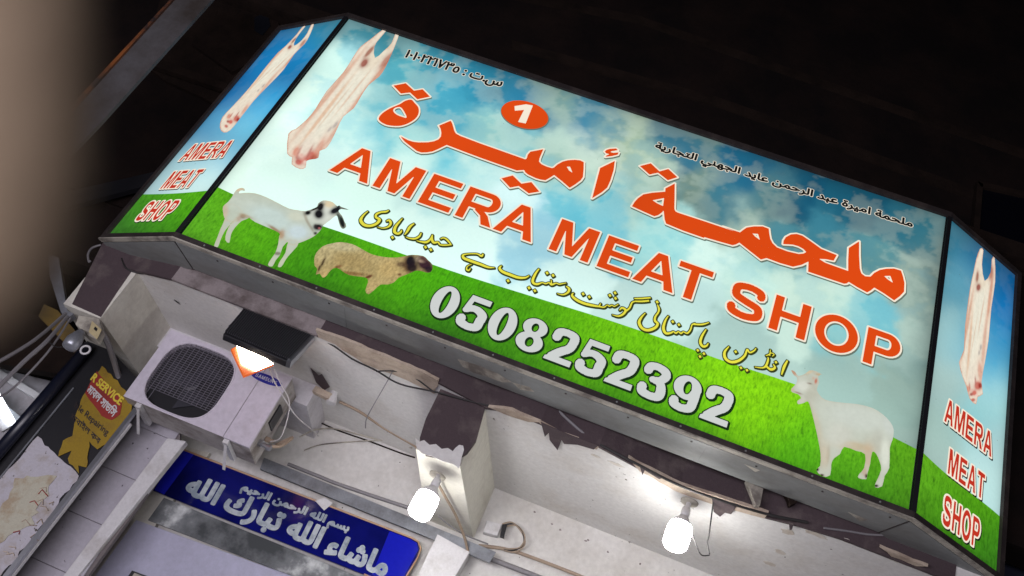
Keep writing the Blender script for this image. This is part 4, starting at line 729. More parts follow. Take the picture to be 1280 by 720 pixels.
tb.links.new(mix(tb, ramp(tb, noise(tb, vb, 1.6, 3), [(0.35, G(0)), (0.65, G(1))]), (0.006, 0.008, 0.16), (0.002, 0.003, 0.05)), bb.inputs['Base Color']); bb.inputs['Roughness'].default_value = 0.12; bb.inputs['Specular IOR Level'].default_value = 0.6
BP = Panel((0, DY, 0), (1, 0, 0))
bs = empty('blue_sign', 'glossy blue sign with silver Arabic lettering above the shop door', 'sign', (0, 0, 0))
bq = [(224, 560), (514, 672), (523, 677), (526, 686), (522, 697), (506, 724), (498, 735), (455, 718), (191, 613)]
quad(bq, DY, .018, mb, 'board', bs)
e0 = [P(x, y, Y=DY - .004) for x, y in bq[:-1]]
MB().tube(e0, .007, 6).build('gold_edge', plain('gold_edge', (0.45, 0.26, 0.14), .4), bs)
bright = plain('bright_blue', (0.010, 0.014, 0.42), .12, spec=.6)
quad([(224.5, 561.5), (242, 568), (205, 618), (193, 612)], DY - .003, .003, bright, 'bright_end', bs)
quad([(487, 664), (513, 674), (521, 679), (523, 687), (505, 720), (497, 731), (465, 718)], DY - .003, .003, bright, 'bright_end', bs)
silver = worn('silver_letters', (0.62, 0.68, 0.72), (0.30, 0.36, 0.42), 9, (0.4, 0.6), 0.3, metal=0.3, bmp=0.02)
def onblue(s, p0, p1, h, bold, lab, sk=0.0):
    a, b_ = BP.uv(*p0), BP.uv(*p1); L = fit(text_loops(s), a[0], b_[0], 0, h); k = (b_[1] - a[1]) / (b_[0] - a[0])
    L = [np.stack([q[:, 0], q[:, 1] + a[1] + (q[:, 0] - a[0]) * k], 1) for q in L]
    ink('silver_lettering', BP, L, [(bold, (0, 0), silver)], .003, bs, base=.004, label=lab)
onblue(arabic('ماشاء الله تبارك الله'), (226, 622), (476, 728), .20, .011, 'large silver Arabic line')
onblue(arabic('بسم الله الرحمن الرحيم'), (299, 616), (432, 669), .085, .0055, 'small silver Arabic line')
quad([(394, 626), (406, 622), (416, 629), (405, 638)], DY - .012, .004, MT['white'], 'sticker', bs)

# tiled wall strip to the left of the door
tw = empty('tiled_wall', 'strip of lilac wall tiles between the steel door edge and the white door post', 'wall', (0, 0, 0))
TY = 1.25
MB().prism([P(x, y, Y=TY + .012) for x, y in [(150, 480), (225, 480), (225, 560), (60, 790), (-60, 790)]], (0, .04, 0)).build('grout', MT['grout'], tw)
tx = [P(155, 575, Y=TY)[0] - .40, P(155, 575, Y=TY)[0] - .02, P(155, 575, Y=TY)[0] + .42]
z = P(140, 590, Y=TY)[2]; print('TILE', tx, z, P(104, 646, Y=TY), P(62, 708, Y=TY))
xa, xb = P(86, 639, Y=TY)[0] - .45, P(210, 545, Y=TY)[0] + .06
zj = [P(143, 590, Y=TY)[2], P(104, 646, Y=TY)[2], P(62, 708, Y=TY)[2]]; dz = (zj[0] - zj[2]) / 2
tme = None
for c, (u0, u1) in enumerate(((xa, P(125, 584, Y=TY)[0] - .25), (P(125, 584, Y=TY)[0] - .246, xb))):
    for r in range(-3, 5):
        zz = zj[1] + r * dz; d = rng.normal(0, .0015)
        bevel(MB().box(u0 + .002, u1 - .002, TY + d, TY + .02, zz + .002, min(zz + dz - .002, 3.795)).build('tile', MT['tile'], tw), .003) if zz < 3.78 else None

# ---------------------------------------------------------------- air conditioner
ac = empty('air_conditioner', 'white outdoor air conditioner unit with round grille on a wall bracket under the sign', 'air conditioner', (0, 0, 0))
X0, X1, Y0, Y1, A0, A1 = -2.590, -1.597, .83, 1.13, 3.492, 4.088
bevel(MB().box(X0, X1, Y0 + .066, Y1, A0, A1).build('casing', MT['acside'], ac), .006, 2)
for a_, b_, c_, d_ in ((X0 + .001, X1 - .001, A0 + .0005, A0 + .006), (X0 + .001, X1 - .001, A1 - .006, A1 - .0005), (X0 + .0005, X0 + .006, A0 + .0065, A1 - .0065), (X1 - .006, X1 - .0005, A0 + .0065, A1 - .0065)):
    MB().box(a_, b_, Y0 + .0005, Y0 + .0655, c_, d_).build('front_flange', MT['acside'], ac)
AP = Panel((0, Y0, 0), (1, 0, 0)); gc = (np.array(AP.uv(174, 486)) + AP.uv(299, 468) + AP.uv(245, 429) + AP.uv(230, 519)) / 4; gr = .272
def sup(r, n=48, e=.62): a = np.linspace(0, 2 * np.pi, n, endpoint=False); return np.stack([gc[0] + r * np.sign(np.cos(a)) * abs(np.cos(a)) ** e, gc[1] + r * np.sign(np.sin(a)) * abs(np.sin(a)) ** e], 1)
def plate_with_hole(x0, x1, z0, z1, hl, y, d):
    n = len(hl); c = np.array(gc); V = [(p[0], y, p[1]) for p in hl]; O = []
    for p in hl:
        t = p - c; k = min((x1 - c[0]) / t[0] if t[0] > 1e-9 else 1e9, (x0 - c[0]) / t[0] if t[0] < -1e-9 else 1e9, (z1 - c[1]) / t[1] if t[1] > 1e-9 else 1e9, (z0 - c[1]) / t[1] if t[1] < -1e-9 else 1e9); O.append(c + t * k)
    V += [(p[0], y, p[1]) for p in O]; V += [(p[0], y + d, p[1]) for p in hl]; f = []
    for i in range(n):
        j = (i + 1) % n; f.append((i, j, n + j, n + i)); f.append((i, 2 * n + i, 2 * n + j, j))
    cs = [(x0, z0), (x1, z0), (x1, z1), (x0, z1)]
    for cx, cz in cs:
        k = min(range(n), key=lambda i: 1e9 if not (((abs(O[i][0] - cx) < 1e-6) != (abs(O[(i + 1) % n][0] - cx) < 1e-6)) and ((abs(O[i][1] - cz) < 1e-6) != (abs(O[(i + 1) % n][1] - cz) < 1e-6))) else 0)
        V.append((cx, y, cz)); f.append((n + k, n + (k + 1) % n, len(V) - 1))
    return V, f
xs_ = -1.800
V, f = plate_with_hole(X0, xs_ - .002, A0, A1, sup(gr), Y0, .05); V = [(p[0], p[1] - .0005, p[2]) for p in V]; m = MB().add(V, f); m.build('front_plate', MT['acw'], ac)
MB().box(xs_ + .002, X1, Y0 - .001, Y0 + .02, A0, A1).build('service_plate', MT['acw'], ac)
MB().prism([(p[0], Y0 + .052, p[1]) for p in sup(gr + .01)], (0, .01, 0)).build('fan_opening', MT['black'], ac)
fan = MB()
for k in range(3):
    a0 = k * 2.094 + .5; L = []
    for s in np.linspace(.07, .23, 6): L.append((gc[0] + s * math.cos(a0), Y0 + .030, gc[1] + s * math.sin(a0)))
    for s in np.linspace(.23, .07, 6): L.append((gc[0] + s * math.cos(a0 + 1.2), Y0 + .045, gc[1] + s * math.sin(a0 + 1.2)))
    for i in range(5): fan.add([L[i], L[i + 1], L[10 - i], L[11 - i]], [(0, 1, 2, 3)])
fan.lathe((gc[0], Y0 + .05, gc[1]), (0, -1, 0), [(0, .075), (.02, .07), (.028, .05)], 20)
fan.build('fan', plain('fan_plastic', (.025, .025, .035), .5), ac)
g = MB()
SUPe = .62
def supx(zr):   # half width of the opening at height fraction
    zr = min(abs(zr), .9999); s = zr ** (1 / SUPe); return (1 - s * s) ** .5 if s < 1 else 0
for i in range(-7, 8):
    t = i / 7.4; hw = (1 - (abs(t) ** (1 / SUPe)) ** 2); hw = max(hw, 0) ** .5; hw = hw ** SUPe * gr
    if hw > .02:
        g.bar((gc[0] + t * gr, Y0 + .004, gc[1] - (min(hw, .60 * gr) if t > -.55 else hw)), (gc[0] + t * gr, Y0 + .004, gc[1] + hw), .0034, .004)
for i in range(-9, 16):
    t = i / 15.4; hw = (1 - (abs(t) ** (1 / SUPe)) ** 2); hw = max(hw, 0) ** .5; hw = hw ** SUPe * gr
    if hw > .02: g.bar((gc[0] - hw, Y0 + .008, gc[1] + t * gr), (gc[0] + hw, Y0 + .008, gc[1] + t * gr), .0038, .003)
go = g.build('grille', MT['grille'], ac); go['kind'] = 'stuff'
rimpts = [(p[0], Y0 - .001, p[1]) for p in sup(gr + .006)]; MB().tube(rimpts + rimpts[:1], .006, 6).build('grille_rim', MT['acw'], ac)
# badge
bc = AP.uv(333, 474); bdg = MB().prism([(bc[0] + .125 * math.cos(a) + .0 * math.sin(a), Y0 - .005, bc[1] + .034 * math.sin(a)) for a in np.linspace(0, 2 * np.pi, 32, endpoint=False)], (0, .004, 0)).build('badge', plain('badge_blue', (.03, .03, .30), .3), ac)
L = []; 
for w_ in wordfit('SAMSUNG', bc[0] - .085, bc[0] + .085, bc[1] - .014, bc[1] + .014, .17, .2): L += w_
ink('badge_lettering', AP, L, [(0, (0, 0), MT['white'])], .0012, bdg, base=.006)
# bracket arms, feet, side cover, connector
for x in (X0 + .13, X1 - .17):
    br = MB(); br.box(x - .02, x + .02, Y0 + .005, WY - .62, A0 - .034, A0 - .003); br.bar((x, Y0 + .03, A0 - .03), (x, 1.09, A0 - .13), .022, .004, 0, side=(0, 1, 0.5)); br.build('wall_bracket', MT['white'], ac)

MB().box(X1 + .001, X1 + .012, Y0 + .07, Y0 + .20, A0 + .24, A0 + .40).build('terminal_cover', MT['black'], ac)
MB().lathe((X1, Y0 + .12, A0 + .10), (1, -.1, -.1), [(0, .026), (.03, .026), (.032, .017), (.07, .017), (.072, .024), (.10, .022)], 12).build('valve', MT['steel'], ac)
MB().lathe((X1, Y0 + .20, A0 + .17), (1, 0, .1), [(0, .020), (.03, .020), (.032, .013), (.06, .013)], 12).build('valve', MT['brownpipe'], ac)
MB().tube(catmull([(X1 + .06, Y0 + .12, A0 + .10), (X1 + .14, Y0 + .14, A0 + .14), (X1 + .16, Y0 + .22, A0 + .26), (X1 + .05, Y1 + .02, A0 + .20)], 6), .012, 8).build('hose', MT['brownpipe'], ac)

# ---------------------------------------------------------------- floodlight
fl = empty('floodlight', 'lit floodlight with black ribbed housing hanging above the air conditioner', 'floodlight', (0, 0, 0))
h0 = np.array(P(308, 382, Y=.40)); h1 = np.array(P(393, 418, Y=.40)); h2 = np.array(P(361, 452, Y=.16)); h3 = np.array(P(279, 417, Y=.16))
nn = np.cross(h1 - h0, h3 - h0); nn /= np.linalg.norm(nn)
if nn[1] < 0: nn = -nn
bevel(MB().prism([h0, h1, h2, h3], nn * .05).build('housing', MT['black'], fl), .008)
ribs = MB()
for k in range(34):
    t = (k + .5) / 34; a = h0 + (h1 - h0) * t; b_ = h3 + (h2 - h3) * t; ribs.bar(a * .96 + b_ * .04 - nn * .010, b_ * .96 + a * .04 - nn * .010, .005, .014, 0, side=nn)
ribs.build('heat_sink', plain('heat_sink', (.075, .075, .085), .35), fl)['kind'] = 'stuff'
MB().bar(h1 + nn * .02, h2 + nn * .02, .03, .05, 0, side=nn).build('end_cap', MT['steel'], fl)
o0, o1, o2, o3 = [np.array(P(x, y, Y=Yv)) for x, y, Yv in [(289, 436, .26), (304, 430, .30), (344, 450, .30), (305, 470, .24)]]
no = np.cross(o1 - o0, o3 - o0); no /= np.linalg.norm(no); no = -no if no @ (CAM - o0) < 0 else no; o2 = o2 - no * ((o2 - o0) @ no)
MB().prism([o0, o1, o2, o3], -no * .02).build('orange_plate', MT['orange'], fl)
MB().prism([o0 * .55 + o1 * .45 + no * .004, o1 * .98 + o2 * .02 + no * .004, o2 * .97 + o3 * .03 + no * .004, o3 * .62 + o2 * .38 + no * .004, o3 * .62 + o0 * .18 + o1 * .20 + no * .004], no * .006).build('lamp_glass', MT['flood'], fl)
MB().tube(catmull([tuple(h0 - nn * .01 + (h3 - h0) * .1), tuple(np.array(P(300, 395, Y=.35))), tuple(h3 + (h0 - h3) * .25)], 5), .006, 6).build('bracket', MT['black'], fl)
MB().tube([tuple(h0 + (h1 - h0) * .12), P(322, 368, Y=.42)], .005, 6).build('hanger', MT['whitecable'], fl)
MB().tube([tuple(h1), P(398, 404, Y=.40), P(397, 400, Y=.43), P(378, 388, Y=.40)], .005, 6).build('hanger', MT['cable'], fl)
MB().tube(catmull([P(336, 456, Y=.4), P(342, 475, Y=.5), P(355, 497, Y=.6), P(370, 520, Y=.8), P(386, 534, Y=1.1), P(398, 545, Y=1.6)], 5), .0045, 6).build('cord', MT['whitecable'], fl)
MB().tube(catmull([P(340, 455, Y=.4), P(350, 478, Y=.5), P(362, 505, Y=.6), P(352, 545, Y=.75), P(338, 552, Y=.86)], 5), .0035, 6).build('cord', MT['whitecable'], fl)

# ---------------------------------------------------------------- hanging bulbs
def bulb(px, py, Y, sock, rad, ht, lab, tilt):
    c = np.array(P(px, py, Y=Y)); t = empty('bulb_lamp', lab, 'light bulb', tuple(c), 'bare bulbs hanging under the porch')
    ax = Vector(tilt).normalized(); c = Vector((0, 0, 0))
    o = MB().lathe(c - ax * ht * .5, ax, [(0, rad * .55), (ht * .03, rad * .80), (ht * .12, rad * .97), (ht * .3, rad), (ht * .66, rad * .99), (ht * .80, rad * .88)], 28).build('bulb', MT['hot'], t, True)
    MB().lathe(c + ax * ht * .30, ax, [(0, rad * .90), (ht * .10, rad * .74), (ht * .2, rad * .5), (ht * .3, rad * .34)], 24).build('bulb_neck', MT['white'], t, True)
    MB().lathe(c + ax * ht * .58, ax, [(0, rad * .36), (ht * .12, rad * .38), (ht * .3, rad * .34)], 16).build('socket', MT['white'], t, True)
    s = Vector(sock) - Vector(t.location)
    MB().tube(catmull([tuple(c + ax * ht * .82), tuple((c + ax * ht * .95) * .4 + s * .6), tuple(s)], 4), rad * .2, 8).build('stem', MT['white'], t)
    MB().lathe(s, (0, 0, -1), [(0, rad * .75), (.012, rad * .7), (.022, rad * .35)], 20).build('ceiling_rose', MT['lip'], t, True)
    return t
bulb(531, 629, .66, (P(547, 594, Z=BZ - .002)), .080, .215, 'glowing bulb beside the blue sign, under the peeling purple beam', (.06, .04, 1))
bulb(848, 667, .60, (P(862, 627, Z=CZ - .002)), .082, .22, 'glowing bulb under the white porch ceiling right of the beam', (.05, .06, 1))

# ---------------------------------------------------------------- cables, pipes and small fittings
def cable(L, r, mat, lab, cat='cable', name='cable', n=6, group=None):
    o = MB().tube(catmull([P(x, y, Y=Yv) for x, y, Yv in L], n), r, 6).build(name, mat); tag(o, lab, cat, group); return o
cable([(389, 417, .42), (402, 424, .42), (418, 433, .41), (441, 449, .42), (470, 463, .40), (500, 480, .39), (545, 490, .40), (590, 502, .42), (640, 514, .40), (660, 520, .40)], .006, MT['cable'], 'black cable sagging from the floodlight along the purple fascia')
cable([(470, 464, .41), (495, 464, .41), (515, 470, .41), (541, 489, .40)], .005, MT['cable'], 'short loop of black cable on the bare plaster left of the beam')
cable([(504, 436, .41), (495, 455, .42), (485, 475, .45), (465, 510, .6), (458, 524, .8), (457, 535, 1.1)], .004, MT['greycable'], 'thin grey wire hanging from the fascia across the white ceiling')
cable([(424, 502, 1.25), (450, 515, 1.30), (480, 535, 1.45), (518, 557, 1.55), (520, 560, 1.55)], .011, MT['brownpipe'], 'tan pipe running from the white elbow to the beam', 'pipe', 'pipe')
o = MB().lathe(P(418, 490, Y=1.16), (.2, 0, -1), [(0, .03), (.05, .03), (.052, .038), (.10, .038)], 14).build('pipe_elbow', MT['white']); tag(o, 'white plastic pipe elbow by the torn plaster step', 'pipe fitting')
o = MB().bar(P(393, 487, Y=1.14), P(413, 497, Y=1.14), .05, .05).build('timber_stub', MT['bare']); tag(o, 'broken timber stub beside the white pipe elbow', 'timber')
cable([(360, 580, 1.70), (400, 596, 1.70), (417, 603, 1.70), (460, 618, 1.70), (520, 638, 1.70), (550, 650, 1.70)], .014, MT['greycable'], 'grey conduit along the wall above the blue sign', 'pipe', 'conduit')
cable([(545, 600, .75), (556, 620, 1.0), (570, 645, 1.3), (580, 670, 1.5), (585, 690, 1.6)], .010, MT['brownpipe'], 'tan pipe running down the beam behind the first bulb', 'pipe', 'pipe')
cable([(548, 645, 1.3), (560, 655, 1.4), (580, 668, 1.5), (610, 680, 1.6)], .006, MT['greycable'], 'grey wire beside the tan pipe at the door pier')
cable([(375, 546, 1.2), (395, 537, 1.6), (420, 536, 1.70), (455, 545, 1.72), (500, 556, 1.70), (515, 560, 1.6)], .006, MT['lip'], 'pale cord looping over the wall above the conduit')
cable([(380, 563, 1.70), (400, 556, 1.72), (440, 552, 1.72), (480, 550, 1.70)], .005, MT['lip'], 'second pale cord on the wall above the conduit')
cable([(390, 523, 1.70), (420, 537, 1.72), (460, 551, 1.73), (500, 566, 1.73), (519, 572, 1.74)], .006, MT['darkbrown'], 'dark crack-like wire on the wall left of the beam')
cable([(672, 490, .42), (690, 505, .40), (705, 520, .38), (725, 538, .38), (750, 558, .40)], .010, MT['greycable'], 'grey strap slanting across the fascia right of the beam')
cable([(750, 556, .36), (800, 582, .35), (850, 607, .34), (900, 625, .34), (960, 643, .34), (1010, 653, .34)], .009, MT['cable'], 'black cable along the ragged ceiling edge')
cable([(1030, 660, .33), (1060, 664, .33), (1085, 668, .33), (1108, 669, .32)], .007, MT['greycable'], 'grey cable under the right part of the sign')
cable([(893, 616, .45), (890, 640, .55), (886, 670, .6), (884, 678, .62), (887, 693, .62)], .005, MT['cable'], 'kinked black wire hanging beside the right bulb')
cable([(862, 660, .58), (868, 675, .58), (876, 693, .60), (887, 694, .62)], .004, MT['cable'], 'black wire looping from the right bulb')
cable([(1070, 668, .40), (1078, 690, .6), (1086, 725, .9)], .004, MT['cable'], 'thin black wire hanging near the right end of the porch')
cable([(1075, 668, .40), (1084, 690, .6), (1084, 705, .9)], .003, MT['cable'], 'second thin wire near the right end of the porch')
cable([(242, 348, .40), (255, 352, .40), (270, 354, .38), (262, 372, .5), (250, 385, .7), (240, 390, .8), (225, 380, .7), (218, 375, .6)], .005, MT['cable'], 'tangled black wire on the ceiling under the left corner of the sign')
cable([(274, 350, .38), (262, 368, .5), (247, 383, .7), (232, 379, .65)], .004, MT['cable'], 'wire strand beside the tangle under the left corner')
cable([(240, 345, .36), (260, 350, .36), (275, 352, .36), (300, 362, .36), (350, 378, .36)], .006, MT['cable'], 'dark blue cable under the left edge of the sign box')
cable([(152, 323, .45), (156, 333, .44), (165, 339, .44), (180, 342, .45), (195, 340, .45), (208, 333, .44)], .006, MT['cable'], 'black cable at the top of the purple corner')
# fittings under the right half of the sign
o = MB().prism([P(x, y, Y=.33) for x, y in [(933, 600), (955, 606), (950, 632), (945, 631)]], (0, .05, 0)).build('sign_bracket', MT['lip']); tag(o, 'rusty triangular sign bracket under the sign box', 'bracket')
o = MB().prism([P(x, y, Y=.30) for x, y in [(982, 617), (998, 623), (996, 628), (988, 632), (986, 624)]], (0, .05, 0)).build('clip', MT['darkbrown']); tag(o, 'small dark clip under the sign box', 'clip')
# junction box with wires on the right-hand wall
jb = empty('junction_box', 'white junction box with loose brown wires on the wall right of the beam', 'junction box', (0, 0, 0))
bevel(quad([(608, 650), (628, 655), (622, 670), (604, 665)], WY - .07, .06, MT['white'], 'box', jb), .006)
for i in range(3):
    MB().tube(catmull([P(628, 655 + i * 2, Y=WY - .05), P(640 + i * 3, 653 + i * 2, Y=WY - .07), P(652 + i * 2, 665 + i * 3, Y=WY - .08), P(656 - i * 3, 680 + i * 2, Y=WY - .06), P(645 - i * 4, 690 - i * 2, Y=WY - .05), P(630, 688 - i, Y=WY - .04)], 5), .006, 6).build('wire', [MT['brownpipe'], MT['cable'], MT['brownpipe']][i], jb)
quad([(628, 655), (634, 656), (630, 672), (625, 670)], WY - .085, .03, MT['black'], 'connector', jb)
cable([(598, 682, WY - .03), (630, 686, WY - .03), (660, 695, WY - .03), (720, 718, WY - .03), (760, 735, WY - .03)], .013, MT['brownpipe'], 'tan conduit low on the right-hand wall', 'pipe', 'conduit')
cable([(590, 690, WY - .04), (625, 703, WY - .04), (690, 728, WY - .04)], .020, MT['greycable'], 'grey pipe below the tan conduit', 'pipe', 'pipe')
o = quad([(1112, 697), (1120, 702), (1128, 706), (1118, 708)], .6, .004, MT['black'], 'ceiling_hole', bld)

# ---------------------------------------------------------------- neighbouring shop on the left
nb = empty('poster_door', 'dark steel edged door with torn yellow and red service posters and white paper', 'door', (0, 0, 0))
NY = .95
quad([(118, 415), (176, 478), (170, 512), (-60, 810), (-190, 800)], NY, .05, MT['black'], 'door_leaf', nb)
m = MB(); m.tube([P(112, 432, Y=NY - .05), P(-30, 598, Y=NY - .05)], .045, 14); m.build('round_post', plain('navy_tube', (0.008, 0.010, 0.022), .35), nb, True)
MB().bar(P(170, 512, Y=NY - .02), P(-40, 782, Y=NY - .02), .030, .03).build('steel_edge', MT['steel'], nb)
MB().bar(P(163, 530, Y=NY + .02), P(-30, 778, Y=NY + .02), .020, .03).build('steel_edge', MT['white'], nb)
MB().bar(P(92, 485, Y=NY - .01), P(-20, 622, Y=NY - .01), .010, .01).build('steel_edge', MT['alu'], nb)
paper = worn('old_paper', (.52, .50, .55), (.38, .33, .28), 5, (.5, .7), .8, spots=-.01, bmp=.1)
NP = Panel((0, NY, 0), (1, 0, 0))
def ragpoly(L, jit=.008):
    q = []
    for i in range(len(L)):
        a, b_ = np.array(NP.uv(*L[i])), np.array(NP.uv(*L[(i + 1) % len(L)])); n = max(1, int(np.linalg.norm(b_ - a) / .035))
        for k in range(n): q.append(a + (b_ - a) * k / n + rng.normal(0, jit, 2))
    return q
def poster(L, off, mat, name, jit=.008):
    q = ragpoly(L, jit); return MB().prism([NP.w(u, v, off) for u, v in q], (0, .002, 0)).build(name, mat, nb)
poster([(47, 548), (99, 594), (60, 650), (0, 722), (-60, 790), (-120, 760), (0, 600)], .008, paper, 'paper_sheet', .006)
yel = worn('yellow_print', (.32, .21, .02), (.22, .13, .03), 6, (.5, .75), .6, bmp=.05)
poster([(128, 458), (168, 500), (163, 520), (137, 556), (122, 562), (112, 553), (109, 585), (98, 583), (100, 592), (84, 574), (88, 565), (73, 572), (79, 552), (92, 545), (95, 520), (108, 490)], .012, yel, 'yellow_poster', .004)
redp = worn('red_print', (.32, .035, .03), (.22, .03, .03), 6, (.5, .75), .6, bmp=.05)
poster([(122, 465), (154, 503), (151, 519), (140, 527), (128, 521), (107, 493), (115, 478)], .016, redp, 'red_poster', .002)
poster([(113, 494), (138, 524), (134, 528), (110, 499)], .0165, redp, 'red_poster', .001) if False else None
poster([(20, 600), (70, 595), (40, 655), (-20, 690)], .0135, worn('cream_paper', (.52, .50, .40), (.42, .34, .24), 7, (.45, .6), .8), 'cream_notice', .010)
def poster_text(s, p0, p1, p2, mat, bold, lab, base=.0195):
    """text whose baseline runs p0 -> p1, letter tops towards p2"""
    a, b_, c = [np.array(NP.uv(*p)) for p in (p0, p1, p2)]; L = fit(text_loops(s), 0, 1, 0, 1)
    L = [a + np.outer(q[:, 0], b_ - a) + np.outer(q[:, 1], c - a) for q in L]
    L = [q if True else q for q in L]
    ink('poster_lettering', NP, L, [(bold, (0, 0), mat)], .003, nb, base=base, label=lab)
yp, wp, bp_ = plain('yellow_ink', (.7, .55, .05), .6), plain('white_ink', (.6, .58, .58), .6), plain('black_ink', (.03, .02, .02), .6)
poster_text('R SERVICE', (114, 476), (150, 508), (120, 468), yp, .003, 'yellow SERVICE lettering on the red poster')
poster_text('মাবল সাভিস', (109, 490), (142, 523), (117, 480), wp, .002, 'white lettering on the red poster')
poster_text('bile Repairing', (92, 512), (133, 548), (97, 503), bp_, .001, 'small black lettering on the yellow poster', base=.0155)
poster_text('মাবাইল কব', (88, 524), (124, 557), (92, 515), bp_, .001, 'second black line on the yellow poster', base=.0155)
# scribbles on the paper
for i in range(14):
    x, y = rng.uniform(0, 62), 0; y = 600 + (62 - x) * .95 + rng.uniform(0, 55)
    c = redp if i % 5 == 0 else MT['bare']
    L = [(x, y), (x + rng.uniform(3, 9), y - rng.uniform(-2, 6)), (x + rng.uniform(4, 12), y + rng.uniform(0, 6))]
    MB().tube([NP.w(*NP.uv(*q), .017) for q in L], .0035, 4).build('pen_mark', c, nb)
# lit interior behind the steel post at the far left
nbs = empty('neighbour_shop', 'lit lavender interior of the neighbouring shop seen past the steel post', 'building', (0, 0, 0))
MB().prism([P(x, y, Y=3.2) for x, y in [(-250, 400), (70, 478), (60, 520), (-60, 640), (-300, 640)]], (0, .1, 0)).build('interior_wall', MT['wall'], nbs)
MB().bar(P(-20, 455, Y=2.9), P(62, 505, Y=2.9), .06, .04).build('ceiling_rail', MT['white'], nbs)
MB().bar(P(-10, 500, Y=2.9), P(40, 540, Y=2.9), .08, .04).build('ceiling_rail', MT['alu'], nbs)
lt = empty('tube_lamp', 'lit fluorescent tube inside the neighbouring shop', 'lamp', (0, 0, 0))
MB().tube([P(-14, 478, Y=2.7), P(14, 528, Y=2.7)], .035, 10).build('tube', MT['tube'], lt, True)
MB().bar(P(-24, 484, Y=2.76), P(10, 536, Y=2.76), .10, .03).build('batten', MT['white'], lt)
MB().prism([P(x, y, Y=1.9) for x, y in [(60, 395), (135, 440), (90, 470), (0, 455), (-100, 430), (-60, 380)]], (0, .1, 0)).build('dark_soffit', MT['darkbrown'], nbs)
yb = worn('dull_yellow_board', (.20, .13, .03), (.10, .07, .03), 4, (.4, .7), .8)
MB().prism([P(x, y, Y=1.2) for x, y in [(72, 388), (98, 418), (92, 440), (48, 395), (55, 380)]], (0, .03, 0)).build('yellow_board', yb, nbs)
# electric fitting with socket and coil by the post
ef = empty('electric_fitting', 'beige electric socket and old lamp holder fixed at the corner of the purple wall', 'electric fitting', (0, 0, 0))
q0 = P(108, 405, Y=.42)
bevel(quad([(98, 394), (124, 398), (127, 411), (120, 424), (108, 418), (94, 405)], .40, .09, MT['lip'], 'box', ef), .006)
quad([(115, 401), (127, 412), (121, 424), (111, 415)], .392, .006, worn('beige_plastic', (.55, .47, .27), (.42, .34, .2), 8, (.4, .7), .4), 'socket_plate', ef)
quad([(119, 408), (122, 411), (120, 414), (117, 411)], .388, .003, MT['black'], 'socket_hole', ef)
MB().lathe(P(103, 414, Y=.36), (.1, -.2, -1), [(0, .022), (.02, .032), (.03, .028), (.04, .04), (.055, .043), (.09, .055), (.15, .05), (.16, .03)], 18).build('lamp_holder', MT['alu'], ef, True)
rr = [np.array(P(106.5, 437, Y=.28)) + .030 * np.array([math.cos(a), 0.1, math.sin(a)]) for a in np.linspace(0, 2 * np.pi, 16)]
MB().tube(rr, .007, 6).build('ring', MT['white'], ef)
cable([(125, 412, .45), (135, 430, .6), (142, 450, .8), (148, 470, .95), (152, 485, 1.0)], .020, MT['greycable'], 'grey conduit running down from the electric fitting', 'pipe', 'conduit')
cable([(84, 396, .5), (60, 425, .3), (30, 452, .2), (0, 482, .1), (-20, 500, .1)], .014, MT['greycable'], 'grey cable sweeping to the lower left from the wall corner')
cable([(82, 392, .5), (50, 420, .3), (20, 440, .2), (-20, 462, .1)], .012, MT['greycable'], 'pale cable above it towards the left edge')
cable([(88, 398, .5), (60, 440, .3), (20, 482, .2), (0, 496, .1), (-10, 502, .1)], .007, MT['greycable'], 'thin cable below the others towards the left edge')
cable([(96, 418, .5), (90, 430, .4), (72, 434, .35), (62, 428, .3)], .004, MT['cable'], 'thin black wire hanging from the lamp holder')
cable([(126, 306, .5), (115, 310, .5), (110, 318, .5), (111, 327, .5), (113, 326, .5)], .008, MT['greycable'], 'short hooked grey cable by the left end of the sign')
ws = tag(MB().prism([P(x, y, Y=.5) for x, y in [(60, 318), (73, 322), (84, 388), (92, 392), (84, 398), (76, 390), (62, 345)]], (0, .06, 0)).build('metal_strut', MT['alu']), 'bent metal strut beside the purple wall corner', 'strut')

# ---------------------------------------------------------------- far left vertical metal box and dark upper things
sb = empty('neighbour_sign_box', 'tall grey sheet metal side of the neighbouring sign box at upper left', 'sign box', (0, 0, 0))
QY = -.3
quad([(232, -20), (284, -22), (124, 155), (60, 222), (20, 262), (0, 258), (99, 125)], QY, .03, worn('dim_sheet_metal', (0.11, 0.105, 0.11), (0.06, 0.05, 0.045), 2.5, (.4, .7), .6, spec=.3), 'side_sheet', sb)
quad([(225, -14), (233, -19), (100, 126), (20, 222), (10, 220), (92, 128)], QY - .02, .13, worn('orange_glint_edge', (.30, .10, .03), (.04, .03, .03), 3, (.42, .58), .35, spec=.8), 'folded_edge', sb)  # orange patches imitate orange lights reflected on the grey metal
for L, Yv, mt_, nm, lb, ct in [([(210, -40), (330, -20), (352, 60), (340, 110), (300, 150), (250, 120), (205, 100), (180, 80)], .58, 'darkbrown', 'wall_panel', 'dark brown wall panel above the left end of the sign', 'panel'),
                               ([(262, 0), (345, 5), (352, 58), (290, 90), (240, 55)], .54, 'darkbrown', 'wall_box', 'dark brown box on the wall above the left end panel', 'box'),
                               ([(60, 245), (235, 205), (242, 216), (60, 265)], .50, 'black', 'dark_rail', 'dark rail on the wall left of the sign', 'rail'),
                               ([(190, 70), (285, 105), (280, 112), (185, 80)], .50, 'darkbrown', 'dark_rail', 'dark brown slanting rail left of the sign top', 'rail')]:
    tag(MB().prism([P(x, y, Y=Yv) for x, y in L], (0, .05, 0)).build(nm, MT[mt_]), lb, ct)
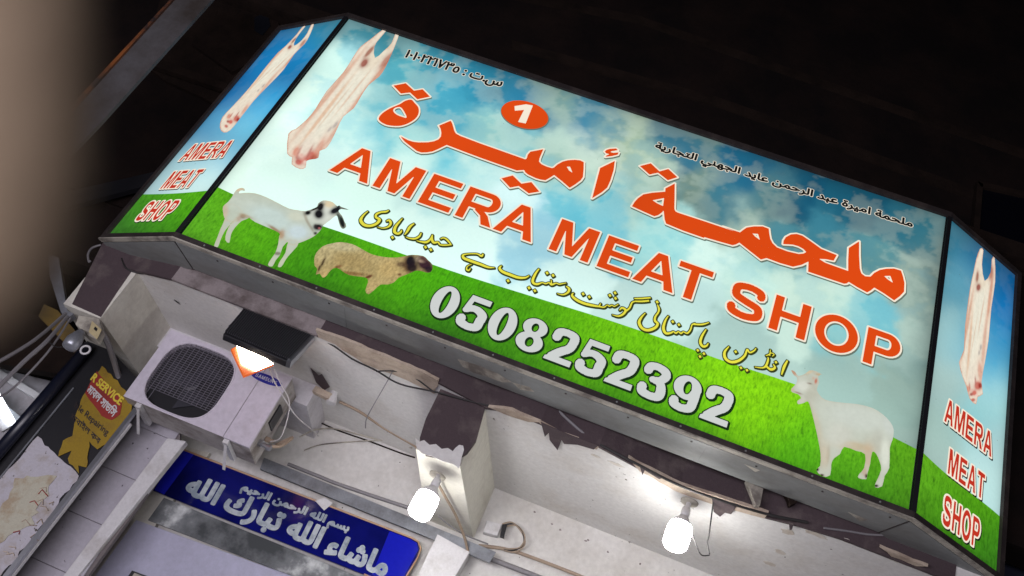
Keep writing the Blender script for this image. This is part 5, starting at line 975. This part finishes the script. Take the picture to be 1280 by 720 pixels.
hole_ = tag(quad([(318, 22), (334, 14), (338, 32), (328, 44), (318, 38)], .53, .004, plain('night_blue', (.002, .003, .008), .6), 'vent_opening', None), 'small dark opening in the wall above the left end panel', 'opening')

# dark window and outdoor unit on the right
tag(MB().prism([P(x, y, Y=.60) for x, y in [(640, 50), (900, 122), (1290, 262), (1290, 275), (900, 133), (640, 60)]], (0, .02, 0)).build('wall_conduit', MT['darkbrown']), 'faint brown conduit on the dark wall above the sign', 'pipe')
tag(MB().prism([P(x, y, Y=.60) for x, y in [(600, -20), (800, 20), (1290, 190), (1290, 200), (800, 28), (600, -10)]], (0, .03, 0)).build('wall_ledge', MT['darkbrown']), 'faint brown ledge high on the dark wall, topmost of the two lines', 'ledge')
wn = empty('dark_window', 'unlit window with brown frame above the right end of the sign', 'window', (0, 0, 0))
quad([(1228, 232), (1330, 255), (1330, 350), (1222, 315)], .57, .02, plain('night_glass', (.003, .003, .006), .25), 'pane', wn)
for L in ([(1222, 226), (1330, 250), (1330, 256), (1226, 233)], [(1222, 226), (1229, 230), (1222, 322), (1214, 322)], [(1214, 315), (1222, 313), (1330, 348), (1330, 362), (1230, 330)]):
    quad(L, .54, .06, MT['darkbrown'], 'frame', wn)
dk = plain('dark_enamel', (.035, .035, .042), .5)
du = empty('dark_outdoor_unit', 'unlit dark air conditioner unit at the right edge behind the sign', 'air conditioner', (0, 0, 0))
bevel(MB().prism([P(x, y, Y=.75) for x, y in [(1275, 352), (1380, 400), (1350, 620), (1262, 585), (1255, 560)]], (0, .3, 0)).build('casing', dk, du), .03, 3)
cc = np.array(P(1300, 478, Y=.74))
for r in (.30, .26, .22, .18, .14): MB().tube([cc + np.array([r * math.cos(a), -.01, r * math.sin(a)]) for a in np.linspace(0, 2 * np.pi, 40)], .008, 5).build('grille_ring', MT['black'], du)
MB().tube(catmull([P(1262, 540, Y=.70), P(1268, 556, Y=.70), P(1285, 566, Y=.70)], 5), .014, 6).build('frame_edge', MT['alu'], du)
sl = tag(MB().prism([P(x, y, Y=1.0) for x, y in [(1255, 588), (1340, 600), (1340, 660), (1253, 618)]], (0, .1, 0)).build('grey_slab', MT['zinc']), 'grey slab edge below the dark unit at the right edge', 'slab')
ns = tag(MB().prism([P(x, y, Y=1.1) for x, y in [(1240, 600), (1380, 640), (1360, 820), (1210, 760)]], (0, .1, 0)).build('navy_panel', plain('navy_panel', (.010, .012, .028), .6)), 'dark navy shutter panel below the grey slab at the right edge', 'shutter')
cable([(1252, 640, .95), (1257, 648, .93), (1257, 660, .93), (1253, 666, .95)], .006, MT['whitecable'], 'small white wire loop on the navy panel')

# ---------------------------------------------------------------- street, near post
gm = mesh('ground', [(-60, -60, 0), (60, -60, 0), (60, 60, 0), (-60, 60, 0)], [(0, 1, 2, 3)], MT['asphalt']); gm['kind'] = 'structure'
MB().box(-9, 9, WY + .2, 8, 0, 2.2).build('lower_wall', MT['wall'], bld)
D = .26
def near(x, y, d=D): return tuple(CAM + ray(x, y) * d)
pp = [near(-30, -420), near(-28, -150), near(-25, 60), near(-22, 200), near(-24, 290), near(-30, 350), near(-38, 395), near(-44, 425), near(-48, 442)]
k = D / FPX
np_ = MB().tube([Vector(p) for p in pp], [134 * k, 134 * k, 133 * k, 128 * k, 114 * k, 94 * k, 68 * k, 38 * k, 8 * k], 24).build('near_post', MT['tan'], None, True)
tag(np_, 'out of focus tan post right beside the camera at the left edge', 'post')
